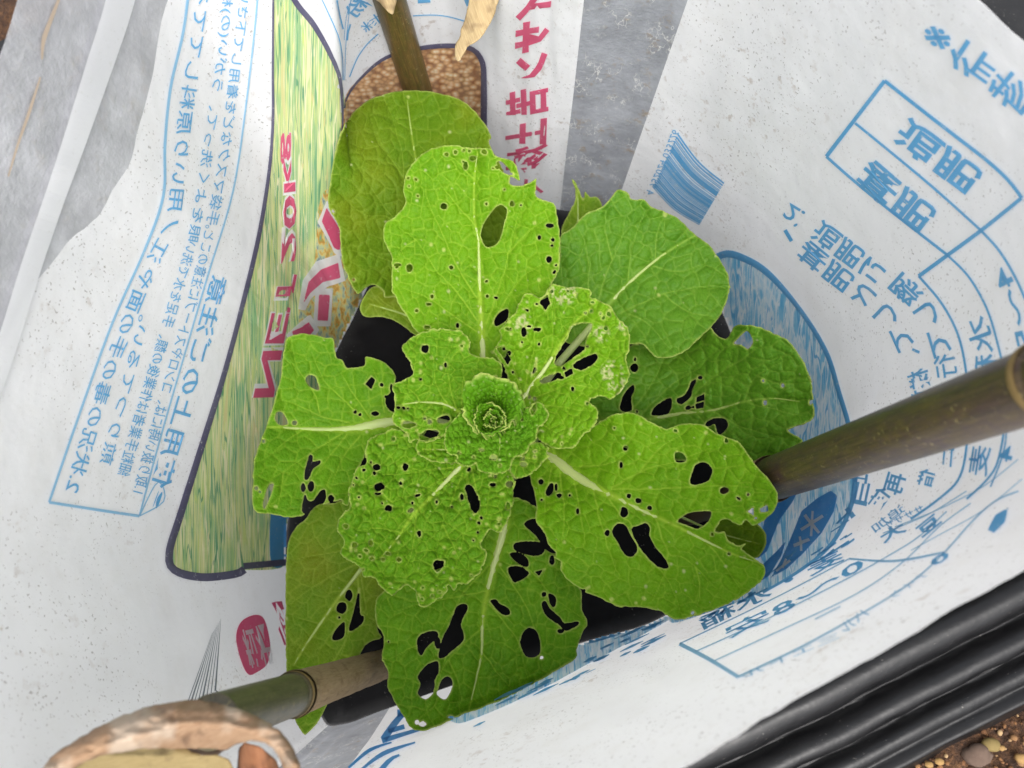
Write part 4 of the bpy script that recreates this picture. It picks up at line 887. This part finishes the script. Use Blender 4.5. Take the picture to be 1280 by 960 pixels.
# --- inner leaves
leaf(12, ML_mid, [(475, 542), (495, 537), (530, 545), (565, 558), (600, 566), (640, 592), (642, 615), (640, 635), (632, 655), (624, 666), (612, 662), (602, 680), (607, 690), (605, 705), (595, 720), (582, 730), (573, 729), (567, 739), (560, 732), (557, 740), (540, 755), (525, 757), (521, 745), (517, 737), (505, 732), (498, 740), (490, 745), (477, 735), (467, 722), (455, 720), (447, 707), (435, 700), (425, 690), (430, 677), (422, 660), (427, 645), (437, 635), (436, 617), (441, 597), (447, 585), (457, 580), (456, 565), (462, 548)],
     [(460, 550, .148), (430, 640, .155), (440, 700, .158), (520, 750, .16), (600, 710, .158), (635, 640, .152), (570, 590, .142), (520, 640, .148), (600, 570, .145)],
     [(590, 570, 6), (572, 587, 6), (545, 615, 4.5), (515, 646, 3), (495, 675, 2), (475, 698, 1)],
     [[(566, 585), (520, 590), (478, 594)], [(567, 590), (530, 612), (490, 628), (462, 642)], [(578, 592), (565, 625), (553, 655), (545, 692)], [(590, 585), (600, 640), (605, 672)], [(520, 643), (515, 690), (500, 722)], [(583, 592), (595, 640), (622, 652)], [(500, 665), (470, 660), (440, 665)], [(553, 655), (570, 690), (585, 715)], [(490, 628), (470, 610), (450, 605)]],
     [(506, 584, 4, 5), (471, 584, 5, 4), (474, 609, 6, 5), (473, 617, 4, 2), (486, 635, 5, 4), (522, 619, 4, 2.2, -.5), (546, 627, 2, 3), (513, 638, 4, 2, -.5), (577, 621, 2.6, 5), [(581, 610), (587, 605), (595, 615), (600, 632), (595, 641), (589, 635)], [(541, 707), (545, 700), (556, 701), (552, 710), (546, 715)], (464, 679, 2, 3.4), (457, 688, 3, 2), (479, 699, 2.2), (465, 698, 2.5), (443, 681, 3), (432, 658, 3.4, 2.2), (524, 668, 2.4, 4.4), (550, 740, 3, 1.6), (540, 745, 2), (635, 632, 3, 4.5), (624, 649, 2.2), (450, 695, 2.2), (616, 606, 4, 2.2), (637, 605, 5, 3.6), (499, 700, 3), (485, 692, 3, 1.6)],
     root=[(618, 560, .125)], rag=1.5, ragf=6, bull=1.3, cell=11, specks=60, spots=40, ruf=.0052, clampw=False)
leaf(13, ML_bright, [(652, 500), (640, 480), (630, 460), (618, 440), (622, 430), (627, 420), (625, 412), (635, 400), (645, 390), (650, 375), (657, 366), (668, 369), (677, 371), (687, 360), (692, 356), (712, 359), (735, 361), (740, 372), (757, 379), (765, 387), (775, 400), (786, 412), (787, 432), (782, 450), (787, 472), (772, 492), (762, 500), (750, 495), (737, 501), (745, 510), (747, 520), (740, 537), (730, 541), (717, 559), (695, 560), (677, 552), (662, 535)],
     [(655, 510, .158), (630, 430, .166), (660, 370, .172), (735, 365, .176), (787, 430, .178), (770, 495, .174), (740, 530, .172), (690, 558, .168), (700, 440, .165)],
     [(640, 515, 7), (653, 500, 7), (666, 480, 5.5), (679, 464, 5), (697, 436, 3.6), (710, 415, 3), (721, 401, 2), (735, 388, 1.6), (746, 374, 1)],
     [[(680, 463), (700, 455), (730, 440), (752, 420), (770, 410)], [(655, 495), (661, 460), (667, 440), (668, 415), (665, 380)], [(652, 490), (641, 455), (634, 440)], [(668, 478), (690, 435), (690, 400), (695, 370)], [(668, 497), (710, 480), (750, 460), (782, 455)], [(664, 505), (700, 508), (735, 515)], [(658, 512), (685, 535), (715, 550)], [(710, 480), (740, 485), (765, 492)]],
     [[(674, 378), (685, 366), (688, 380), (682, 388)], [(694, 447), (709, 422), (717, 406), (740, 405), (732, 425), (730, 437), (705, 455), (695, 455)], [(716, 455), (730, 447), (745, 442), (746, 450), (732, 461), (720, 462)], [(705, 465), (715, 460), (717, 467), (707, 472)], (701, 472, 4, 2), [(675, 475), (690, 468), (700, 466), (699, 472), (680, 479)], [(664, 470), (671, 447), (670, 465)], [(620, 435), (630, 432), (639, 450), (635, 457)], (672, 412, 5, 2.5), (655, 415, 3, 6), (661, 408, 3, 2), (635, 411, 4, 2), (716, 486, 2, 3), (761, 392, 2.4, 3), (732, 391, 2), (739, 389, 2), (757, 411, 2.4)],
     root=[(625, 540, .13)], rag=1.3, ragf=6, bull=1.0, cell=11, specks=40, spots=40, ruf=.0042, clampw=False, scab=[(705, 365, 18), (752, 418, 12), (765, 465, 16), (772, 482, 14), (778, 405, 10), (655, 405, 14)])
leaf(14, ML_mid, [(502, 437), (510, 425), (530, 414), (562, 411), (577, 415), (587, 427), (588, 440), (600, 447), (618, 448), (627, 458), (625, 475), (612, 500), (595, 530), (575, 540), (558, 543), (545, 549), (532, 552), (520, 549), (512, 552), (509, 541), (495, 533), (490, 520), (495, 505), (491, 482), (507, 475), (517, 465), (512, 452)],
     [(505, 435, .172), (580, 415, .174), (622, 460, .178), (590, 520, .166), (530, 550, .17), (492, 500, .17), (550, 490, .166)],
     [(592, 525, 4), (573, 515, 4.4), (555, 505, 3.4), (525, 503, 2), (500, 506, 1)],
     [[(560, 507), (545, 480), (540, 440)], [(570, 510), (560, 470), (565, 428)], [(578, 510), (580, 470), (605, 452)], [(540, 504), (522, 525), (508, 536)], [(525, 503), (515, 490), (500, 482)], [(556, 508), (548, 530), (540, 545)]],
     [(531, 436, 5.4, 5), (557, 456, 2, 3.2), (555, 524, 8, 5, -.4), (536, 543, 12, 6, -.25), (511, 531, 9, 4), (537, 527, 3), (531, 523, 2), (498, 509, 3, 2)],
     root=[(622, 545, .14)], rag=1.3, ragf=6, bull=1.1, cell=10, specks=18, spots=16, ruf=.0042, clampw=False)
leaf(15, ML_mid, [(522, 552), (535, 549), (556, 545), (570, 556), (575, 575), (562, 580), (540, 576), (526, 570), (520, 560)], [(522, 560, .163), (570, 575, .16), (560, 548, .158)], [(600, 560, 3), (570, 562, 2), (528, 562, 1)], root=[(620, 552, .14)], rag=1.6, ragf=5, bull=1.2, cell=9, specks=1, spots=4, clampw=False)
leaf(16, ML_mid, [(652, 560), (675, 552), (684, 560), (683, 572), (676, 580), (664, 592), (648, 597), (638, 588), (642, 572)], [(655, 590, .156), (680, 562, .162), (642, 575, .156)], [(632, 556, 3), (650, 570, 2), (672, 574, 1)], holes=[(655, 580, 4, 3), (654, 573, 2, 3), (668, 571, 2)], root=[(628, 550, .14)], rag=1.6, ragf=5, bull=1.2, cell=9, specks=2, spots=4, clampw=False)
leaf(17, ML_heart, [(556, 540), (555, 555), (562, 567), (572, 570), (571, 577), (580, 582), (590, 582), (595, 578), (597, 587), (612, 592), (625, 591), (638, 585), (642, 573), (657, 565), (663, 555), (670, 548), (672, 535), (680, 530), (685, 518), (680, 508), (672, 502), (662, 507), (653, 512), (640, 520), (615, 520), (590, 515), (575, 517), (564, 528)],
     [(556, 545, .195), (575, 575, .195), (615, 592, .193), (660, 560, .194), (683, 515, .195), (640, 530, .186), (600, 530, .186), (575, 520, .19), (620, 555, .188)],
     [(622, 535, 2.4), (625, 550, 2), (624, 570, 1)], [[(623, 548), (600, 560), (580, 572)], [(625, 552), (645, 555), (660, 548)], [(618, 545), (590, 545), (565, 545)], [(640, 545), (660, 530), (675, 520)]],
     [(617, 572, 4.6, 3.4), (602, 562, 3, 1.6), [(662, 513), (669, 504), (671, 512), (665, 519)]], root=[(620, 530, .165)], rag=1.1, ragf=5, bull=1.25, cell=7, specks=4, spots=26, ruf=.003, vee=.0, clampw=False, sp=1.1)
# --- heart: nested curled leaves
def heart(seed, cx, cy, z0, R0, r_in, th0, th1, depth, flare, seedb, wav=1.0, tmin=.35):
    c = p3(cx, cy, z0); n = 150; m = 46
    T = np.linspace(0, 1, n)[:, None]; S = np.linspace(0, 1, m)[None]
    th = R(th0)+(R(th1)-R(th0))*T+0*S
    rad0 = R0*(1+wav*(.09*np.sin(3*th+seed)+.06*np.sin(7*th+2*seed)+.05*vnoise(th*5, th*0, seed)))
    taper = np.clip(np.minimum(T, 1-T)*5, tmin, 1)**.5
    hgt = (1+.10*np.sin(2*th+seed*2)+.08*vnoise(th*7, th*0+3, seed))*taper
    rad = r_in+(rad0-r_in)*S**1.25*taper
    z = -depth*(1-S*hgt)**1.15+flare*np.maximum(S-.8, 0)**2*-6
    u = th*R0/.0046; vv = S*depth*1.6/.0046+seed*3+0*th
    f1, f2 = voro(u, vv, seedb); pf = np.minimum(f2-f1, .5)/.5
    bu = .0011*pf*(2-pf)*np.clip(S*2, .3, 1)
    rad = rad-bu*.8+.0012*vnoise(th*9, S*5, seed)*S
    z = z+bu*.8+.0022*vnoise(th*6, S*2+1, seed+4)*S**2
    V = np.stack([c[0]+rad*np.cos(th), c[1]+rad*np.sin(th), c[2]+z], -1)
    I = np.arange(n*m).reshape(n, m)
    f = np.stack([I[:-1, :-1].ravel(), I[1:, :-1].ravel(), I[1:, 1:].ravel(), I[:-1, 1:].ravel()], 1)
    edge = np.clip(np.exp(-((1-S)*m/2.6)**2)*.8+0*T, 0, 1)
    d, _ = segdist((T*100+0*S).ravel(), (S*60+0*T).ravel(), [(50, 0), (50, 50)])
    vein = np.maximum(.4*np.exp(-(d/1.0)**2).reshape(n, m), .22*np.exp(-((f2-f1)*5)**2))
    spot = (hsh(np.floor(u*4.5), np.floor(vv*4.5), 5) > .965)*.4*np.clip(S, .3, 1)
    lp = np.stack([th*R0*9+seed, S*depth*9+0*T, 0*th], -1)
    o = mk_mesh('heart_leaf', V.reshape(-1, 3), f, ML_heart, cab, True, {'vein': vein.ravel(), 'edge': edge.ravel(), 'spot': spot.ravel(), 'lp': lp.reshape(-1, 3)})
    so = o.modifiers.new('thickness', 'SOLIDIFY'); so.thickness = .0006; so.offset = 0
MPX = .41/FPX
heart(1, 613, 507, .2100, 43*MPX, 6*MPX, -95, 245, .021, .0002, 61, .7, .75)
heart(2, 612, 523, .2110, 22*MPX, 15*MPX, 40, 396, .016, .0001, 62, .45, .85)
heart(3, 616, 524, .2085, 13.5*MPX, 9*MPX, 205, 540, .014, .0001, 63, .5, .8)
heart(4, 614, 525, .2060, 8.5*MPX, 5*MPX, 20, 345, .012, .0001, 64, .6, .8)
heart(5, 616, 524, .2030, 4.5*MPX, .3*MPX, 150, 480, .008, .0001, 65, .6, .8)

# ------------------------------------------------------------------ bamboo stakes
def bamboo_mat(name, ca, cb, stripe):
    k = NT(name); c = k.attr('lp').outputs['Vector']
    mp = k.n('ShaderNodeMapping', i_Vector=c, i_Scale=(1, 14, 14))
    n = k.noise(mp.outputs[0], 6, 4, .6).outputs[0]; n1 = k.noise(c, 14, 3, .6).outputs[0]
    mps = k.n('ShaderNodeMapping', i_Vector=c, i_Scale=(2.2, .8, 1))
    n2 = k.noise(mps.outputs[0], 26, 4, .7, .6).outputs[0]
    col = k.mix(k.ramp(n1, [(.35, G(0)), (.65, G(1))]), ca, cb)
    col = k.mix(k.ramp(n, [(.35, G(0)), (.7, G(.75))]), col, stripe)
    col = k.mix(k.ramp(n2, [(.62, G(0)), (.67, G(.7))]), col, srgb(150, 138, 92))
    k.link(col, k.b.inputs['Base Color']); k.b.inputs['Roughness'].default_value = .36
    k.link(k.bump(n, .25, .0006), k.b.inputs['Normal']); return k.m
M_bam1 = bamboo_mat('bamboo_brown', srgb(92, 84, 40), srgb(112, 90, 48), srgb(50, 38, 22))
M_bam2 = bamboo_mat('bamboo_purple_brown', srgb(86, 72, 44), srgb(74, 58, 52), srgb(38, 30, 26))
M_bam3 = bamboo_mat('bamboo_grey_green', srgb(84, 80, 60), srgb(104, 96, 74), srgb(58, 54, 42))
def husk_mat(name, a, b, d, sc=1.0, mould=.0):
    k = NT(name); c = k.attr('lp').outputs['Vector']
    mp = k.n('ShaderNodeMapping', i_Vector=c, i_Scale=(1.2*sc, 16*sc, 4))
    n = k.noise(mp.outputs[0], 4, 5, .65, .4).outputs[0]; n2 = k.noise(c, 4*sc, 2, .5).outputs[0]
    col = k.mix(k.ramp(n, [(.3, G(0)), (.7, G(1))]), a, b); col = k.mix(k.ramp(n2, [(.56, G(0)), (.76, G(.8))]), col, d)
    n4 = k.noise(c, 1.5, 3, .5).outputs[0]; col = k.mix(k.ramp(n4, [(.5, G(0)), (.62, G(mould))]), col, srgb(198, 184, 166))
    k.link(col, k.b.inputs['Base Color']); k.b.inputs['Roughness'].default_value = .75
    k.link(k.bump(n, .6, .0012), k.b.inputs['Normal'])
    tr = k.n('ShaderNodeBsdfTranslucent'); k.link(col, tr.inputs['Color'])
    mx = k.n('ShaderNodeMixShader', i_0=.15); k.link(k.b.outputs[0], mx.inputs[1]); k.link(tr.outputs[0], mx.inputs[2])
    k.link(mx.outputs[0], k.out.inputs['Surface']); return k.m
M_husk = husk_mat('dry_husk', srgb(136, 102, 72), srgb(178, 148, 118), srgb(84, 58, 38), 1.0, .6)
M_husk2 = husk_mat('dry_husk_pale', srgb(164, 140, 98), srgb(198, 176, 134), srgb(104, 78, 52))
M_fuzz = husk_mat('fibrous_sheath', srgb(132, 108, 76), srgb(166, 142, 106), srgb(116, 92, 62), 2.0)
def stake(label, base, top, r0, r1, nodes, mat, group='bamboo stakes holding the bag open'):
    base = np.array(base); top = np.array(top); ax = top-base; Ln = np.linalg.norm(ax); ax /= Ln
    root = thing('bamboo_stake', label, 'stake', tuple(base), group)
    sx = np.cross(ax, (0, 1, 0)); sx /= np.linalg.norm(sx); sy = np.cross(ax, sx)
    def tube(name, s, rr, m, squash=None):
        n = 36; a = np.linspace(0, 2*np.pi, n, endpoint=False)
        C = base+ax*s[:, None]
        V = C[:, None]+(sx*np.cos(a)[:, None]+sy*np.sin(a)[:, None])[None]*rr[:, None, None]
        I = np.arange(len(s)*n).reshape(len(s), n); J = np.roll(I, -1, 1)
        f = np.stack([I[:-1].ravel(), J[:-1].ravel(), J[1:].ravel(), I[1:].ravel()], 1)
        lp = np.stack([np.repeat(s*10, n), np.tile(np.cos(a)*.2, len(s)), np.tile(np.sin(a)*.2, len(s))], 1)
        return mk_mesh(name, V.reshape(-1, 3), f, m, root, True, {'lp': lp})
    s = np.unique(np.concatenate([np.linspace(-.05, Ln, 120)]+[nd+np.linspace(-.006, .006, 13) for nd in nodes])); rr = np.interp(s, [0, Ln], [r0, r1])
    for nd in nodes: rr = rr*(1+.085*np.exp(-((s-nd)/.0016)**2)-.03*np.exp(-((s-nd-.0036)/.0014)**2))
    s = np.append(s, Ln+1e-4); rr = np.append(rr, .0004)
    tube('culm', s, rr, mat)
    for nd in nodes:
        q = np.linspace(-.0016, .0016, 7)
        tube('node_ring', nd+q, np.interp(nd+q, [0, Ln], [r0, r1])*(1.10-.02*np.abs(np.linspace(-1, 1, 7))**2), plain('node_'+str(len(bpy.data.materials)), srgb(120, 100, 62), .6, 200, .0004, .3, .25, 200))
    return root, tube, (base, ax, Ln, sx, sy)
def ray_pt(x, y, d): q = rays([(x, y)])[0]; return CAM+q*d
# behind the dark leaf
b = p3(549, 200, 0); t_ = p3(487, 0, .17); tp1 = b+(t_-b)*(.44/.17)
s1, tube1, g1 = stake('olive brown bamboo stake rising behind the dark round leaf', b, tp1, .0112, .0108, [.185, .36], M_bam1)
# by the printed table
b = p3(860, 636, 0); t_ = p3(1275, 488, .37); tp2 = b+(t_-b)*(.50/.37)
s2, tube2, g2 = stake('thick purplish brown bamboo stake leaning over the blue usage table', b, tp2, .0128, .0112, [.168, .386], M_bam2)
q = np.linspace(.150, .172, 12); tube2('sheath_collar', q, .01300+.0006*np.linspace(0, 1, 12)**2+.0002*np.sin(q*900), M_fuzz)['label'] = 'frayed pale sheath remnant at the joint'
# by the clear strip, with a husk hanging from it
b = p3(492, 826, 0); t_ = p3(310, 887, .29); tp3 = b+(t_-b)*(.325/.29)
s3, tube3, g3 = stake('grey green bamboo stake wrapped in brown fibrous sheath next to the pink badge', b, tp3, .0098, .0098, [.236], M_bam3)
q = np.linspace(.004, .233, 70); tube3('fibrous_sheath', q, .01045+.0004*vnoise(q*120, q*0, 4)+np.where(q > .228, .0006, 0), M_fuzz)['label'] = 'beige fibrous sheath round the lower joint'

# ------------------------------------------------------------------ dry sheaths on the stakes
def sheet(name, root, outline, zfun, mat, ang, label, sp=2.4, rag=1.2, thick=.0004, holes=()):
    p, q, S = patch(outline, holes, sp, rag, 9, 77)
    z = zfun(p[:, 0], p[:, 1])
    v = P(p, z); ca, sa = math.cos(R(ang)), math.sin(R(ang))
    lp = np.stack([(p[:, 0]*ca+p[:, 1]*sa)/100, (-p[:, 0]*sa+p[:, 1]*ca)/100, 0*z], 1)
    o = mk_mesh(name, v, q, mat, root, True, {'lp': lp})
    so = o.modifiers.new('thickness', 'SOLIDIFY'); so.thickness = thick; so.offset = -1
    o['label'] = label; return o
def zbig(x, y):                  # vaulted husk: highest along its ridge
    ridge = np.interp(x, [40, 130, 220, 300, 350, 380], [955, 915, 888, 890, 915, 960])+16
    return .356+.004*np.sin((x-60)/60)-2.0e-5*(y-ridge)**2*np.where(y > ridge, 1.6, 1)+.003*fbm(x/30, y/14, 8, 4)+.0012*fbm(x/50+y/9, y/7, 9, 2)+.0007*np.sin((y-ridge)/3.6+fbm(x/40, y/40, 3, 2)*4)
sheet('dry_husk', s3, [(40, 985), (62, 948), (110, 916), (160, 892), (205, 879), (250, 876), (290, 884), (325, 897), (352, 916), (370, 942), (380, 985), (362, 985), (352, 955), (338, 934), (318, 926), (296, 930), (278, 940), (262, 946), (235, 940), (205, 936), (170, 938), (130, 944), (95, 960), (70, 985)], zbig, M_husk, -25, 'curled dry tan husk with pale mouldy patch')
sheet('dry_husk', s3, [(30, 1000), (60, 955), (100, 936), (150, 926), (200, 930), (250, 942), (285, 950), (290, 975), (250, 1000)], lambda x, y: .326-.0002*np.abs(y-945)+.002*fbm(x/25, y/14, 12, 3), husk_mat('dry_husk_olive', srgb(136, 118, 76), srgb(160, 142, 98), srgb(76, 52, 34)), -12, 'shaded inner fold of the husk')
sheet('dry_husk', s3, [(298, 940), (312, 930), (334, 940), (350, 962), (352, 1000), (300, 1000)], lambda x, y: .33-.00002*(x-325)**2+.001*fbm(x/12, y/12, 5, 2), husk_mat('dry_husk_rust', srgb(140, 90, 58), srgb(164, 112, 76), srgb(90, 54, 34)), 70, 'rust brown curl of the husk')
sheet('dry_husk', s1, [(590, -30), (640, -30), (624, 0), (617, 20), (606, 40), (594, 52), (584, 58), (574, 76), (569, 72), (569, 56), (574, 46), (582, 20), (586, 0)], lambda x, y: .200-.00025*np.abs(x-600)+.0015*fbm(x/10, y/30, 15, 2), M_husk2, 70, 'pale dry sheath tip hanging down', sp=1.8, rag=.8)
sheet('dry_husk', s1, [(462, -25), (500, -25), (497, -2), (494, 10), (491, 18), (483, 12), (475, 4), (468, -4)], lambda x, y: .200+.0*x-.00003*(x-483)**2, M_husk2, 75, 'pointed pale sheath scale on the joint', sp=1.6, rag=.5)
